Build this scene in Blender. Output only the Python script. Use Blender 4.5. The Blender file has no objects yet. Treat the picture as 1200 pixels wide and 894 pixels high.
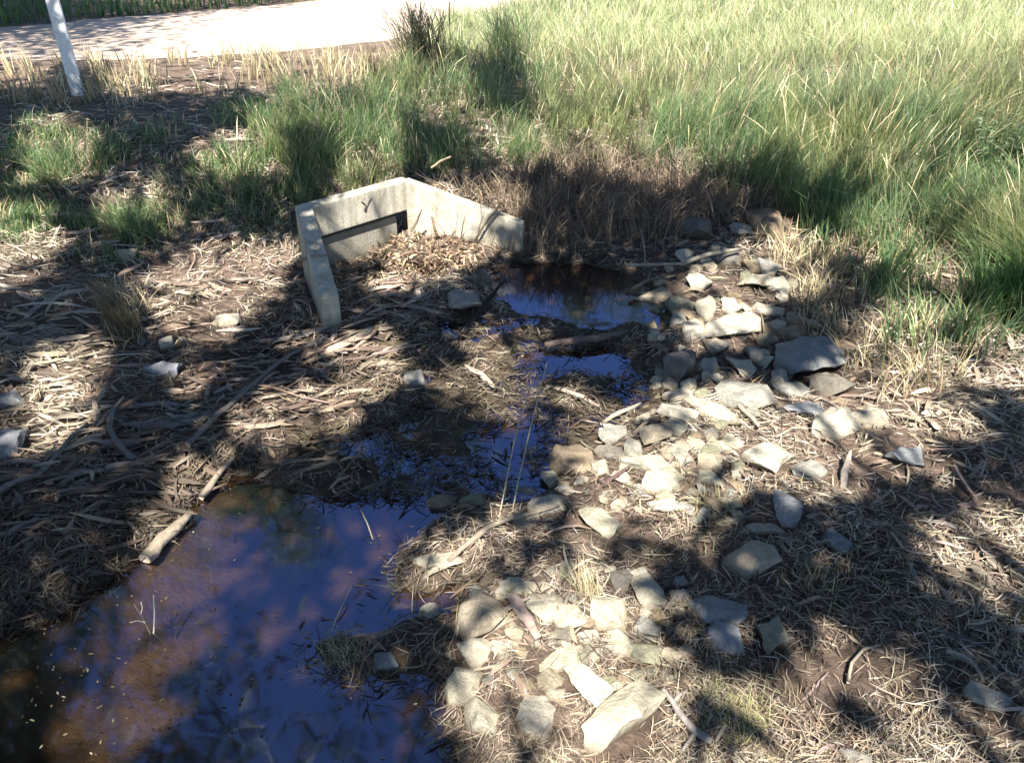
import bpy, bmesh, math, random
import numpy as np
from mathutils import Vector, Matrix, noise as mnoise
sc = bpy.context.scene
R = math.radians
rng = np.random.default_rng(11)
random.seed(5)
COL = sc.collection

# ------------------------------------------------------------------ camera, sky, sun, exposure
CAMZ, PITCH, F = 1.65, R(29.5), 942.0
cam_d = bpy.data.cameras.new('camera'); cam = bpy.data.objects.new('camera', cam_d); COL.objects.link(cam)
cam.location = (0, 0, CAMZ); cam.rotation_euler = (R(90) - PITCH, 0, 0)
cam_d.sensor_width = 36; cam_d.lens = F / 1200 * 36
cam_d.clip_start = .05; cam_d.clip_end = 2000
sc.camera = cam
SUN_EL = R(52); SUN_AZ_X = -0.05
sd = Vector((SUN_AZ_X, -1, 0)).normalized() * math.cos(SUN_EL) + Vector((0, 0, math.sin(SUN_EL)))
S = np.array(sd)
w = bpy.data.worlds.new('World'); sc.world = w; w.use_nodes = True
nt = w.node_tree; bg = nt.nodes['Background']
sky = nt.nodes.new('ShaderNodeTexSky'); sky.sky_type = 'NISHITA'; sky.sun_disc = False
sky.sun_elevation = SUN_EL; sky.sun_rotation = math.atan2(sd.x, sd.y)
sky.air_density = 1.0; sky.dust_density = .2; sky.ozone_density = 5.5
nt.links.new(sky.outputs[0], bg.inputs[0]); bg.inputs[1].default_value = .065
sl = bpy.data.lights.new('sun', 'SUN'); sl.energy = 5; sl.angle = R(.53); sl.color = (1, .95, .86)
so = bpy.data.objects.new('sun', sl); COL.objects.link(so); so.rotation_euler = sd.to_track_quat('Z', 'Y').to_euler()
sc.view_settings.view_transform = 'Standard'; sc.view_settings.look = 'None'
sc.view_settings.gamma = 1; sc.view_settings.exposure = 1.84
sc.cycles.max_bounces = 6; sc.cycles.transparent_max_bounces = 8
sc.cycles.diffuse_bounces = 3; sc.cycles.glossy_bounces = 2; sc.cycles.transmission_bounces = 3

# ------------------------------------------------------------------ picture <-> place
cp, sp = math.cos(PITCH), math.sin(PITCH)
def ray(px, py):
    a = (np.asarray(px, float) - 600) / F; b = (447 - np.asarray(py, float)) / F
    return a, cp + b * sp, -sp + b * cp
def proj(x, y, z):
    dz = z - CAMZ
    d = y * cp - dz * sp; u = y * sp + dz * cp
    d = np.where(np.abs(d) < 1e-3, 1e-3, d)
    return 600 + F * x / d, 447 - F * u / d
def onz(px, py, z=0.):
    a, b, c = ray(px, py); t = (z - CAMZ) / c
    return a * t, b * t

def inpoly(px, py, P):
    px = np.asarray(px, float); py = np.asarray(py, float); r = np.zeros(px.shape, bool)
    n = len(P)
    for i in range(n):
        x1, y1 = P[i]; x2, y2 = P[(i + 1) % n]
        if y1 == y2: continue
        c = ((y1 > py) != (y2 > py)) & (px < (x2 - x1) * (py - y1) / (y2 - y1) + x1)
        r ^= c
    return r
_lat = np.random.default_rng(3).random((256, 256))
def vn(x, y):
    xi = np.floor(x).astype(int); yi = np.floor(y).astype(int); fx = x - xi; fy = y - yi
    fx = fx * fx * (3 - 2 * fx); fy = fy * fy * (3 - 2 * fy)
    g = lambda i, j: _lat[i & 255, j & 255]
    return (g(xi, yi) * (1 - fx) + g(xi + 1, yi) * fx) * (1 - fy) + (g(xi, yi + 1) * (1 - fx) + g(xi + 1, yi + 1) * fx) * fy
def fbm(x, y, s=1., o=3):
    r = 0; a = .5; n = 0
    for k in range(o):
        r = r + a * vn(x * s + 17.3 * k, y * s + 9.1 * k); n += a; a *= .5; s *= 2.1
    return r / n
def ss(a, b, x):
    t = np.clip((x - a) / (b - a), 0, 1); return t * t * (3 - 2 * t)

# ------------------------------------------------------------------ terrain
WATER_PX = [
 [(-260, 1000), (-260, 760), (0, 742), (80, 715), (140, 675), (185, 640), (235, 575), (300, 558), (345, 572), (400, 575), (455, 560), (515, 566), (545, 588), (505, 622), (468, 655), (455, 690), (498, 700), (528, 690), (520, 712), (455, 722), (440, 742), (400, 735), (360, 748), (362, 775), (430, 790), (520, 792), (522, 830), (540, 905), (545, 1000)],
 [(508, 380), (545, 374), (600, 375), (645, 368), (610, 404), (545, 414), (515, 404)],
 [(555, 322), (600, 306), (690, 308), (740, 322), (785, 350), (775, 388), (735, 380), (690, 395), (650, 378), (600, 366), (570, 345)],
 [(600, 418), (640, 402), (700, 405), (740, 428), (778, 455), (742, 475), (700, 452), (650, 446), (610, 450)],
 [(520, 485), (600, 470), (655, 470), (710, 492), (680, 512), (640, 528), (642, 572), (600, 592), (545, 588), (520, 560), (535, 520)],
 [(385, 510), (430, 480), (490, 500), (515, 530), (490, 560), (440, 552), (400, 545)],
]
ISL_PX = [(362, 742), (400, 735), (440, 762), (470, 772), (455, 790), (400, 782), (362, 770)]
def wpoly(P, z=0.): return np.array([onz(a, b, z) for a, b in P])
WAT = [wpoly(P) for P in WATER_PX]
MARSH = wpoly([(360, 455), (470, 395), (560, 365), (740, 395), (790, 470), (650, 560), (560, 600), (380, 580), (330, 545)])
def sdist(x, y, P):
    d = np.full(x.shape, 1e9); n = len(P)
    for i in range(n):
        a = P[i]; b = P[(i + 1) % n]; e = b - a
        t = np.clip(((x - a[0]) * e[0] + (y - a[1]) * e[1]) / (e @ e), 0, 1)
        d = np.minimum(d, np.hypot(x - a[0] - t * e[0], y - a[1] - t * e[1]))
    return np.where(inpoly(x, y, P), -d, d)
ZR = .47
def hfun(x, y):
    x = np.asarray(x, float); y = np.asarray(y, float)
    d = np.full(x.shape, 1e9)
    for P in WAT: d = np.minimum(d, sdist(x, y, P))
    d = d + .10 * (fbm(x, y, 4.) - .5) + .05 * (fbm(x, y + 7, 13.) - .5)
    left = .26 * ss(-1.1, -3.6, x + .10 * (y - 3)) 
    right = .30 * ss(.9, 3.6, x - .05 * y)
    # the bank of the road: rises behind the headwall
    xb = np.where(x < -.9, 4.2 - .25 * (x + .9) * 0, np.where(x < .2, 4.45, 4.45 + .35 * np.clip(x - .2, 0, 1.2)))
    far = ss(xb - .35, xb + 1.25, y)
    near = .05 + .03 * ss(.2, 1.2, x) * ss(3, 1, y)
    base = near + left + right
    base = base * (1 - far) + ZR * far
    base = base + (.07 * (fbm(x, y, 1.3) - .5) + .035 * (fbm(x + 40, y, 6., 2) - .5)) * (1 - ss(6.3, 7.6, y))
    sl_ = .004 + .42 * np.clip(d, 0, 9)
    out = np.minimum(base, sl_ + .012 * (fbm(x, y, 9.) - .4))
    mk = sdist(x, y, MARSH)
    mm = ss(.12, -.12, mk)
    out = out * (1 - mm) + mm * np.minimum(out, .055 * (fbm(x + 9, y, 6.5) - .44) + .004)
    depth = -.16 * (1 - np.exp(np.clip(d, -9, 0) / .2))
    depth = depth * (1 - .6 * mm) + mm * (.12 * (fbm(x + 9, y, 6.5) - .42))
    h = np.where(d < 0, depth, out)
    return h
# fine table for fast look-ups
GX = np.arange(-9, 9.01, .03); GY = np.arange(-.6, 13.01, .03)
_X, _Y = np.meshgrid(GX, GY, indexing='ij'); HT = hfun(_X, _Y)
def H(x, y):
    x = np.asarray(x, float); y = np.asarray(y, float)
    u = np.clip((x + 9) / .03, 0, len(GX) - 1.001); v = np.clip((y + .6) / .03, 0, len(GY) - 1.001)
    i = u.astype(int); j = v.astype(int); a = u - i; b = v - j
    return (HT[i, j] * (1 - a) + HT[i + 1, j] * a) * (1 - b) + (HT[i, j + 1] * (1 - a) + HT[i + 1, j + 1] * a) * b
def G(px, py, minz=None):
    """picture point -> point on the ground"""
    a, b, c = ray(px, py); z = np.zeros(np.shape(a)) + .05
    for k in range(14):
        t = (z - CAMZ) / c; z2 = H(a * t, b * t)
        if minz is not None: z2 = np.maximum(z2, minz)
        z = .5 * z + .5 * z2
    t = (z - CAMZ) / c
    return a * t, b * t, z
def G1(px, py, minz=0.):
    x, y, z = G(np.array([float(px)]), np.array([float(py)]), minz); return Vector((x[0], y[0], z[0]))
def near_scale(p): return (Vector(p) - Vector((0, 0, CAMZ))).length / F   # metres per picture pixel there

# ------------------------------------------------------------------ materials
def M(name, rough=.8, spec=.3):
    m = bpy.data.materials.new(name); m.use_nodes = True
    b = m.node_tree.nodes['Principled BSDF']; b.inputs['Roughness'].default_value = rough
    b.inputs['Specular IOR Level'].default_value = spec
    return m, m.node_tree, b
def N(nt, t, **kw):
    n = nt.nodes.new(t)
    for k, v in kw.items():
        if isinstance(k, str) and hasattr(n, k): setattr(n, k, v)
    return n
def noise_n(nt, scale, detail=6, rough=.6, coord='Object', vec=None):
    tc = nt.nodes.new('ShaderNodeTexCoord'); n = nt.nodes.new('ShaderNodeTexNoise')
    n.inputs['Scale'].default_value = scale; n.inputs['Detail'].default_value = detail; n.inputs['Roughness'].default_value = rough
    nt.links.new(vec if vec is not None else tc.outputs[coord], n.inputs['Vector'])
    return n
def ramp(nt, src, stops):
    r = nt.nodes.new('ShaderNodeValToRGB'); e = r.color_ramp.elements
    while len(e) < len(stops): e.new(.5)
    for i, (p, c) in enumerate(stops):
        e[i].position = p; e[i].color = (*c, 1) if len(c) == 3 else c
    nt.links.new(src, r.inputs[0]); return r
def mixc(nt, a, b, fac, mode='MIX'):
    m = nt.nodes.new('ShaderNodeMix'); m.data_type = 'RGBA'; m.blend_type = mode
    for s, v in ((m.inputs[0], fac), (m.inputs[6], a), (m.inputs[7], b)):
        if isinstance(v, (int, float)): s.default_value = v
        elif isinstance(v, tuple): s.default_value = (*v, 1)
        else: nt.links.new(v, s)
    return m.outputs[2]
def bump(nt, b, src, dist, strength=1.):
    n = nt.nodes.new('ShaderNodeBump'); n.inputs['Distance'].default_value = dist; n.inputs['Strength'].default_value = strength
    nt.links.new(src, n.inputs['Height']); nt.links.new(n.outputs[0], b.inputs['Normal'])

# soil
m_soil, t_, b_ = M('soil', .95, .15)
n1 = noise_n(t_, 3.); n2 = noise_n(t_, 45., 8, .7)
c1 = ramp(t_, n1.outputs[0], [(.3, (.11, .082, .068)), (.5, (.19, .142, .115)), (.72, (.27, .21, .165))])
c2 = ramp(t_, n2.outputs[0], [(.3, (.45, .45, .45)), (.7, (1.25, 1.2, 1.15))])
cc = mixc(t_, c1.outputs[0], c2.outputs[0], 1., 'MULTIPLY')
geo = t_.nodes.new('ShaderNodeNewGeometry'); sx = t_.nodes.new('ShaderNodeSeparateXYZ'); t_.links.new(geo.outputs['Position'], sx.inputs[0])
mr = t_.nodes.new('ShaderNodeMapRange'); mr.inputs[1].default_value = -.005; mr.inputs[2].default_value = .03; t_.links.new(sx.outputs[2], mr.inputs[0])
n3 = noise_n(t_, 7., 4)
bed = ramp(t_, n3.outputs[0], [(.3, (.08, .065, .043)), (.55, (.20, .16, .10)), (.75, (.14, .115, .06))])
cc = mixc(t_, bed.outputs[0], cc, mr.outputs[0])
mw = t_.nodes.new('ShaderNodeMapRange'); mw.inputs[1].default_value = .012; mw.inputs[2].default_value = .075; mw.inputs[3].default_value = .5; mw.inputs[4].default_value = 1; t_.links.new(sx.outputs[2], mw.inputs[0])
cw = t_.nodes.new('ShaderNodeCombineColor'); [t_.links.new(mw.outputs[0], cw.inputs[k]) for k in range(3)]
cc = mixc(t_, cc, cw.outputs[0], 1., 'MULTIPLY')
t_.links.new(cc, b_.inputs['Base Color'])
mr2 = t_.nodes.new('ShaderNodeMapRange'); mr2.inputs[1].default_value = 0; mr2.inputs[2].default_value = .035; mr2.inputs[3].default_value = .35; mr2.inputs[4].default_value = .95
t_.links.new(sx.outputs[2], mr2.inputs[0]); t_.links.new(mr2.outputs[0], b_.inputs['Roughness'])
bump(t_, b_, n2.outputs[0], .02)

# gravel road
m_road, t_, b_ = M('pale_gravel', .95, .2)
n1 = noise_n(t_, 1.2); n2 = noise_n(t_, 60., 6, .7)
c1 = ramp(t_, n1.outputs[0], [(.3, (.40, .31, .25)), (.7, (.52, .42, .34))])
c2 = ramp(t_, n2.outputs[0], [(.3, (.7, .7, .7)), (.7, (1.15, 1.15, 1.15))])
t_.links.new(mixc(t_, c1.outputs[0], c2.outputs[0], 1., 'MULTIPLY'), b_.inputs['Base Color']); bump(t_, b_, n2.outputs[0], .01)

# stone: tint by object colour
m_stone, t_, b_ = M('field_stone', .82, .3)
oi = t_.nodes.new('ShaderNodeObjectInfo')
n1 = noise_n(t_, 14., 8, .65); n2 = noise_n(t_, 90., 8, .75); n3 = noise_n(t_, 5., 3)
c1 = ramp(t_, n1.outputs[0], [(.25, (.5, .47, .42)), (.45, (.85, .84, .8)), (.62, (1.05, 1.04, 1.)), (.8, (1.18, 1.12, 1.))])
cc = mixc(t_, oi.outputs['Color'], c1.outputs[0], 1., 'MULTIPLY')
c2 = ramp(t_, n2.outputs[0], [(.3, (.72, .72, .72)), (.65, (1.08, 1.08, 1.08))])
cc = mixc(t_, cc, c2.outputs[0], 1., 'MULTIPLY')
c3 = ramp(t_, n3.outputs[0], [(.5, (0, 0, 0)), (.72, (.6, .6, .6))])
cc = mixc(t_, cc, (.20, .14, .085), c3.outputs[0])
# soil staining on the foot of the stone
tc = t_.nodes.new('ShaderNodeTexCoord'); sx = t_.nodes.new('ShaderNodeSeparateXYZ'); t_.links.new(tc.outputs['Generated'], sx.inputs[0])
md = t_.nodes.new('ShaderNodeMath'); md.operation = 'ADD'; t_.links.new(sx.outputs[2], md.inputs[0])
mm_ = t_.nodes.new('ShaderNodeMath'); mm_.operation = 'MULTIPLY'; mm_.inputs[1].default_value = .35; t_.links.new(n1.outputs[0], mm_.inputs[0]); t_.links.new(mm_.outputs[0], md.inputs[1])
mr = t_.nodes.new('ShaderNodeMapRange'); mr.inputs[1].default_value = .35; mr.inputs[2].default_value = .72; t_.links.new(md.outputs[0], mr.inputs[0])
cc = mixc(t_, (.13, .095, .065), cc, mr.outputs[0])
t_.links.new(cc, b_.inputs['Base Color'])
ad = t_.nodes.new('ShaderNodeMath'); ad.operation = 'ADD'; t_.links.new(n1.outputs[0], ad.inputs[0])
m3 = t_.nodes.new('ShaderNodeMath'); m3.operation = 'MULTIPLY'; m3.inputs[1].default_value = .3; t_.links.new(n2.outputs[0], m3.inputs[0]); t_.links.new(m3.outputs[0], ad.inputs[1])
bump(t_, b_, ad.outputs[0], .03)

# concrete
def concrete(name, base):
    m, t_, b_ = M(name, .85, .3)
    n1 = noise_n(t_, 6., 6, .65); n2 = noise_n(t_, 120., 4, .7); n3 = noise_n(t_, 2.5, 5, .7)
    c1 = ramp(t_, n1.outputs[0], [(.3, tuple(v * .72 for v in base)), (.55, base), (.75, tuple(v * 1.12 for v in base))])
    c2 = ramp(t_, n2.outputs[0], [(.3, (.85, .85, .85)), (.7, (1.05, 1.05, 1.05))])
    cc = mixc(t_, c1.outputs[0], c2.outputs[0], 1., 'MULTIPLY')
    c3 = ramp(t_, n3.outputs[0], [(.48, (0, 0, 0)), (.7, (.55, .55, .55))])
    cc = mixc(t_, cc, (.2, .17, .12), c3.outputs[0])
    g = t_.nodes.new('ShaderNodeNewGeometry'); s_ = t_.nodes.new('ShaderNodeSeparateXYZ'); t_.links.new(g.outputs['Position'], s_.inputs[0])
    mr = t_.nodes.new('ShaderNodeMapRange'); mr.inputs[1].default_value = .0; mr.inputs[2].default_value = .13; t_.links.new(s_.outputs[2], mr.inputs[0])
    cc = mixc(t_, (.16, .14, .085), cc, mr.outputs[0])
    # rain streaks and algae
    tc = t_.nodes.new('ShaderNodeTexCoord'); mp = t_.nodes.new('ShaderNodeMapping'); mp.inputs['Scale'].default_value = (28, 28, 2.2); t_.links.new(tc.outputs['Object'], mp.inputs[0])
    n4 = noise_n(t_, 1., 5, .65, vec=mp.outputs[0]); c4 = ramp(t_, n4.outputs[0], [(.45, (0, 0, 0)), (.68, (.6, .6, .6))])
    cc = mixc(t_, cc, (.19, .17, .13), c4.outputs[0])
    n5 = noise_n(t_, 9., 6, .75); mr5 = t_.nodes.new('ShaderNodeMapRange'); mr5.inputs[1].default_value = .52; mr5.inputs[2].default_value = .66; mr5.inputs[4].default_value = .55; t_.links.new(n5.outputs[0], mr5.inputs[0])
    cc = mixc(t_, cc, (.15, .15, .09), mr5.outputs[0])
    t_.links.new(cc, b_.inputs['Base Color']); ad = t_.nodes.new('ShaderNodeMath'); ad.operation = 'ADD'; t_.links.new(n2.outputs[0], ad.inputs[0]); t_.links.new(n5.outputs[0], ad.inputs[1]); bump(t_, b_, ad.outputs[0], .006)
    return m
m_conc = concrete('weathered_concrete', (.50, .46, .38)); m_conc2 = concrete('darker_concrete', (.28, .26, .22))  # second mix has a darker base, for the lower panel
m_dark, _, b_ = M('shade_black', .95, .1); b_.inputs['Base Color'].default_value = (.02, .018, .015, 1)

# things coloured per piece
def attr_mat(name, rough, spec, transl=0., jitter=0.):
    m, t_, b_ = M(name, rough, spec)
    a = t_.nodes.new('ShaderNodeAttribute'); a.attribute_name = 'col'
    col = a.outputs['Color']
    if jitter:
        n = noise_n(t_, jitter, 5, .7); r = ramp(t_, n.outputs[0], [(.3, (.6, .6, .6)), (.7, (1.2, 1.2, 1.2))])
        col = mixc(t_, col, r.outputs[0], 1., 'MULTIPLY'); bump(t_, b_, n.outputs[0], .003)
    t_.links.new(col, b_.inputs['Base Color'])
    if transl:
        tr = t_.nodes.new('ShaderNodeBsdfTranslucent'); t_.links.new(col, tr.inputs['Color'])
        mx = t_.nodes.new('ShaderNodeMixShader'); mx.inputs[0].default_value = transl
        o = [n for n in t_.nodes if n.type == 'OUTPUT_MATERIAL'][0]
        t_.links.new(b_.outputs[0], mx.inputs[1]); t_.links.new(tr.outputs[0], mx.inputs[2]); t_.links.new(mx.outputs[0], o.inputs[0])
    return m
m_grass = attr_mat('grass_blade', .5, .4, .55)
m_straw = attr_mat('dry_straw', .75, .3, .15)
m_leaf = attr_mat('gum_leaf', .5, .4, .12)
m_bark = attr_mat('bark', .85, .25, 0., 60.)

m_post, t_, b_ = M('white_painted_timber', .6, .4)
n1 = noise_n(t_, 30., 5); c1 = ramp(t_, n1.outputs[0], [(.3, (.62, .62, .63)), (.6, (.8, .8, .8))]); t_.links.new(c1.outputs[0], b_.inputs['Base Color'])
m_refl, _, b_ = M('dark_bolt', .4, .5); b_.inputs['Base Color'].default_value = (.06, .06, .08, 1)

# water: clear brown-tinted sheet, mirror reflection strengthened with sky blue put into its colour
m_wat = bpy.data.materials.new('creek_water'); m_wat.use_nodes = True; t_ = m_wat.node_tree; t_.nodes.clear()
o = t_.nodes.new('ShaderNodeOutputMaterial'); tr = t_.nodes.new('ShaderNodeBsdfTransparent'); gl = t_.nodes.new('ShaderNodeBsdfGlossy')
tr.inputs[0].default_value = (.66, .54, .42, 1); gl.inputs['Roughness'].default_value = .05; gl.inputs[0].default_value = (.53, .62, 1, 1)
fr = t_.nodes.new('ShaderNodeFresnel'); fr.inputs[0].default_value = 2.7
ge_ = t_.nodes.new('ShaderNodeNewGeometry'); iv = t_.nodes.new('ShaderNodeMath'); iv.operation = 'SUBTRACT'; iv.inputs[0].default_value = 1; t_.links.new(ge_.outputs['Backfacing'], iv.inputs[1])
ml = t_.nodes.new('ShaderNodeMath'); ml.operation = 'MULTIPLY'; t_.links.new(fr.outputs[0], ml.inputs[0]); t_.links.new(iv.outputs[0], ml.inputs[1])
mx = t_.nodes.new('ShaderNodeMixShader'); t_.links.new(ml.outputs[0], mx.inputs[0]); t_.links.new(tr.outputs[0], mx.inputs[1]); t_.links.new(gl.outputs[0], mx.inputs[2]); t_.links.new(mx.outputs[0], o.inputs[0])
n1 = noise_n(t_, 5., 2, .4); bn = t_.nodes.new('ShaderNodeBump'); bn.inputs['Distance'].default_value = .002; t_.links.new(n1.outputs[0], bn.inputs['Height'])
t_.links.new(bn.outputs[0], gl.inputs['Normal'])

# ------------------------------------------------------------------ mesh helpers
def tag(o, label=None, cat=None, group=None, kind=None):
    if label: o['label'] = label
    if cat: o['category'] = cat
    if group: o['group'] = group
    if kind: o['kind'] = kind
    return o
def link(name, me, mat=None, parent=None, loc=None):
    o = bpy.data.objects.new(name, me); COL.objects.link(o)
    if mat is not None: me.materials.append(mat)
    if loc is not None: o.location = loc
    if parent is not None: o.parent = parent
    return o
def empty(name, loc):
    o = bpy.data.objects.new(name, None); COL.objects.link(o); o.location = loc; o.empty_display_size = .1
    return o
def npmesh(name, V, Q, colr=None, smooth=False):
    me = bpy.data.meshes.new(name); V = np.asarray(V, np.float32); Q = np.asarray(Q, np.int32); k = Q.shape[1]
    me.vertices.add(len(V)); me.vertices.foreach_set('co', V.ravel())
    me.loops.add(Q.size); me.loops.foreach_set('vertex_index', Q.ravel())
    me.polygons.add(len(Q)); me.polygons.foreach_set('loop_start', np.arange(0, Q.size, k, dtype=np.int32))
    if smooth: me.polygons.foreach_set('use_smooth', np.ones(len(Q), bool))
    me.update(calc_edges=True)
    if colr is not None:
        a = me.attributes.new('col', 'FLOAT_COLOR', 'POINT'); c = np.ones((len(V), 4), np.float32); c[:, :3] = colr
        a.data.foreach_set('color', c.ravel())
    return me
def strips(C, W, colr):
    """C (N,K,3) centre lines, W (N,K,3) half widths, colr (N,3) or (N,K,3)"""
    n, k, _ = C.shape
    V = np.stack([C - W, C + W], 2).reshape(-1, 3)
    b = (np.arange(n) * k * 2)[:, None] + (np.arange(k - 1) * 2)[None]
    Q = np.stack([b, b + 1, b + 3, b + 2], -1).reshape(-1, 4)
    if colr.ndim == 2: colr = np.repeat(colr[:, None], k, 1)
    cl = np.repeat(colr[:, :, None], 2, 2).reshape(-1, 3)
    return V, Q, cl
def join(parts):
    Vs, Qs, Cs, off = [], [], [], 0
    for V, Q, c in parts:
        Vs.append(V); Qs.append(Q + off); Cs.append(c); off += len(V)
    return np.concatenate(Vs), np.concatenate(Qs), np.concatenate(Cs)
def tube_arr(pts, rad, colr, sides=7, flat=1., rough=0.):
    """a tapered tube; flat <1 squashes it in z"""
    pts = [Vector(p) for p in pts]; V = []; Q = []
    n = len(pts)
    for i, p in enumerate(pts):
        t = (pts[min(i + 1, n - 1)] - pts[max(i - 1, 0)]).normalized()
        a = t.cross(Vector((0, 0, 1)));
        if a.length < .05: a = t.cross(Vector((1, 0, 0)))
        a.normalize(); b = a.cross(t).normalized()
        for s in range(sides):
            th = 2 * math.pi * s / sides; r = rad[i] * (1 + rough * random.uniform(-1, 1))
            V.append(p + a * math.cos(th) * r + b * math.sin(th) * r * flat)
    for i in range(n - 1):
        for s in range(sides):
            Q.append((i * sides + s, i * sides + (s + 1) % sides, (i + 1) * sides + (s + 1) % sides, (i + 1) * sides + s))
    for i0 in (0, (n - 1) * sides):
        V.append(pts[0] if i0 == 0 else pts[-1]); c = len(V) - 1
        for s in range(0, sides): Q.append((i0 + s, i0 + (s + 1) % sides, c, c))
    V = np.array([tuple(v) for v in V]); Q = np.array(Q)
    return V, Q, np.tile(np.array(colr, float), (len(V), 1))
def quads_to_mesh(name, parts, smooth=True):
    """join parts whose caps are degenerate quads -> proper polygons"""
    V, Q, c = join(parts); me = bpy.data.meshes.new(name)
    me.from_pydata(V.tolist(), [], [tuple(dict.fromkeys(q)) for q in Q.tolist()])
    if smooth: me.polygons.foreach_set('use_smooth', [True] * len(me.polygons))
    a = me.attributes.new('col', 'FLOAT_COLOR', 'POINT'); cc = np.ones((len(V), 4), np.float32); cc[:, :3] = c
    a.data.foreach_set('color', cc.ravel()); me.update(); return me
def prism(name, base, top):
    """solid between two loops of world points"""
    me = bpy.data.meshes.new(name); n = len(base)
    me.from_pydata([tuple(p) for p in base] + [tuple(p) for p in top], [],
                   [tuple(range(n))[::-1], tuple(range(n, 2 * n))] + [(i, (i + 1) % n, n + (i + 1) % n, n + i) for i in range(n)])
    bm = bmesh.new(); bm.from_mesh(me); bmesh.ops.recalc_face_normals(bm, faces=bm.faces)
    bmesh.ops.bevel(bm, geom=list(bm.edges), offset=.007, segments=2, affect='EDGES', profile=.5)
    bm.to_mesh(me); bm.free(); return me

# ------------------------------------------------------------------ ground, road, water
def axis(lo, hi, step, far):
    a = list(np.arange(lo, hi, step)); s = step; v = a[-1]
    while v < far: s *= 1.18; v += s; a.append(v)
    s = step; v = a[0]; pre = []
    while v > -far: s *= 1.18; v -= s; pre.append(v)
    return np.array(pre[::-1] + a)
ax = axis(-4.2, 4.2, .022, 900); ay = axis(.6, 6.4, .022, 900)
X, Y = np.meshgrid(ax, ay, indexing='ij'); Z = hfun(X, Y)
cr = (np.abs(X) < 5) & (Y > .3) & (Y < 7)
Z = Z + np.where(cr, .012 * (fbm(X, Y, 22., 3) - .5), 0)
nx, ny = X.shape; idx = np.arange(nx * ny).reshape(nx, ny)
Q = np.stack([idx[:-1, :-1], idx[1:, :-1], idx[1:, 1:], idx[:-1, 1:]], -1).reshape(-1, 4)
tag(link('ground', npmesh('ground', np.stack([X, Y, Z], -1).reshape(-1, 3), Q, smooth=True), m_soil), kind='structure')

# road: pale gravel strip crossing beyond the bank, swinging away to the right
near_px = [(-900, 92), (-300, 82), (0, 73), (200, 70), (330, 62), (460, 48), (580, 22), (680, -5)]
far_px = [(-900, 40), (-300, 38), (0, 34), (100, 24), (250, 13), (350, 4), (430, -6)]
nw = [onz(a, b, ZR) for a, b in near_px]; fw = [onz(a, b, ZR) for a, b in far_px]
dn = np.array(nw[-1]) - np.array(nw[-2]); dn /= np.linalg.norm(dn)
nw.append(tuple(np.array(nw[-1]) + dn * 60)); fw.append(tuple(np.array(fw[-1]) + dn * 60))
V = []; Q = []
K = 40
for i in range(len(nw) - 1):
    pass
def resample(P, n):
    P = np.array(P); d = np.r_[0, np.cumsum(np.hypot(*np.diff(P, axis=0).T))]; d /= d[-1]; t = np.linspace(0, 1, n) ** 1.
    return np.stack([np.interp(t, d, P[:, 0]), np.interp(t, d, P[:, 1])], -1)
def byindex(P, n):
    P = np.array(P); t = np.linspace(0, len(P) - 1, n); return np.stack([np.interp(t, np.arange(len(P)), P[:, k]) for k in (0, 1)], -1)
A = byindex(nw, 240); B = byindex(fw, 240)
for k in range(9):
    f = k / 8; ln = A * (1 - f) + B * f
    if k in (0, 8): ln = ln + (fbm(ln[:, 0], ln[:, 1], 2.2) - .5)[:, None] * np.array([[0, .7]])
    for p in ln: V.append((p[0], p[1], ZR + .006 + .02 * math.sin(math.pi * f)))
for k in range(8):
    for i in range(239): Q.append((k * 240 + i, k * 240 + i + 1, (k + 1) * 240 + i + 1, (k + 1) * 240 + i))
tag(link('road', npmesh('road', V, Q, smooth=True), m_road), kind='structure')
ROAD = np.concatenate([A, B[::-1]])[::4]

xs = np.linspace(-3.6, 1.6, 60); ys = np.linspace(.2, 5.0, 50)
X, Y = np.meshgrid(xs, ys, indexing='ij'); idx = np.arange(X.size).reshape(X.shape)
Q = np.stack([idx[:-1, :-1], idx[1:, :-1], idx[1:, 1:], idx[:-1, 1:]], -1).reshape(-1, 4)
tag(link('water', npmesh('water', np.stack([X, Y, X * 0], -1).reshape(-1, 3), Q, smooth=True), m_wat), kind='structure')

# ------------------------------------------------------------------ concrete headwall
def onzv(px, py, z): x, y = onz(px, py, z); return Vector((float(x), float(y), z))
ZT = .42
c1 = onzv(366, 242, ZT); c2 = onzv(474, 212, ZT)                    # front edge corners of the back wall
e1 = onzv(397, 346, .20); e2 = onzv(613, 263, .20)                  # wing ends
hw = empty('concrete_headwall', ((c1.x + c2.x) / 2, (c1.y + c2.y) / 2, 0))
tag(hw, 'pale concrete culvert headwall with splayed wing walls above the creek pool', 'culvert headwall')
HWO = hw.location.copy()
def wallpiece(name, a, b, za, zb, zlow, thick, mat, side=1):
    d = Vector((b.x - a.x, b.y - a.y, 0)).normalized(); n = Vector((-d.y, d.x, 0)) * thick * side
    base = [Vector((a.x, a.y, zlow)), Vector((b.x, b.y, zlow)), Vector((b.x, b.y, zlow)) + n, Vector((a.x, a.y, zlow)) + n]
    top = [Vector((a.x, a.y, za)), Vector((b.x, b.y, zb)), Vector((b.x, b.y, zb)) + n, Vector((a.x, a.y, za)) + n]
    return link(name, prism(name, [p - HWO for p in base], [p - HWO for p in top]), mat, hw)
db = (c2 - c1).normalized(); nb = Vector((-db.y, db.x, 0))
wallpiece('back_wall', c1 - db * .05, c2 + db * .05, ZT - .002, ZT - .002, .25, .085, m_conc)
ca, cb = c1 + nb * .035 + db * .04, c2 + nb * .035 - db * .045
wallpiece('lower_panel', ca, cb, .225, .225, -.12, .05, m_conc2)
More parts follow.
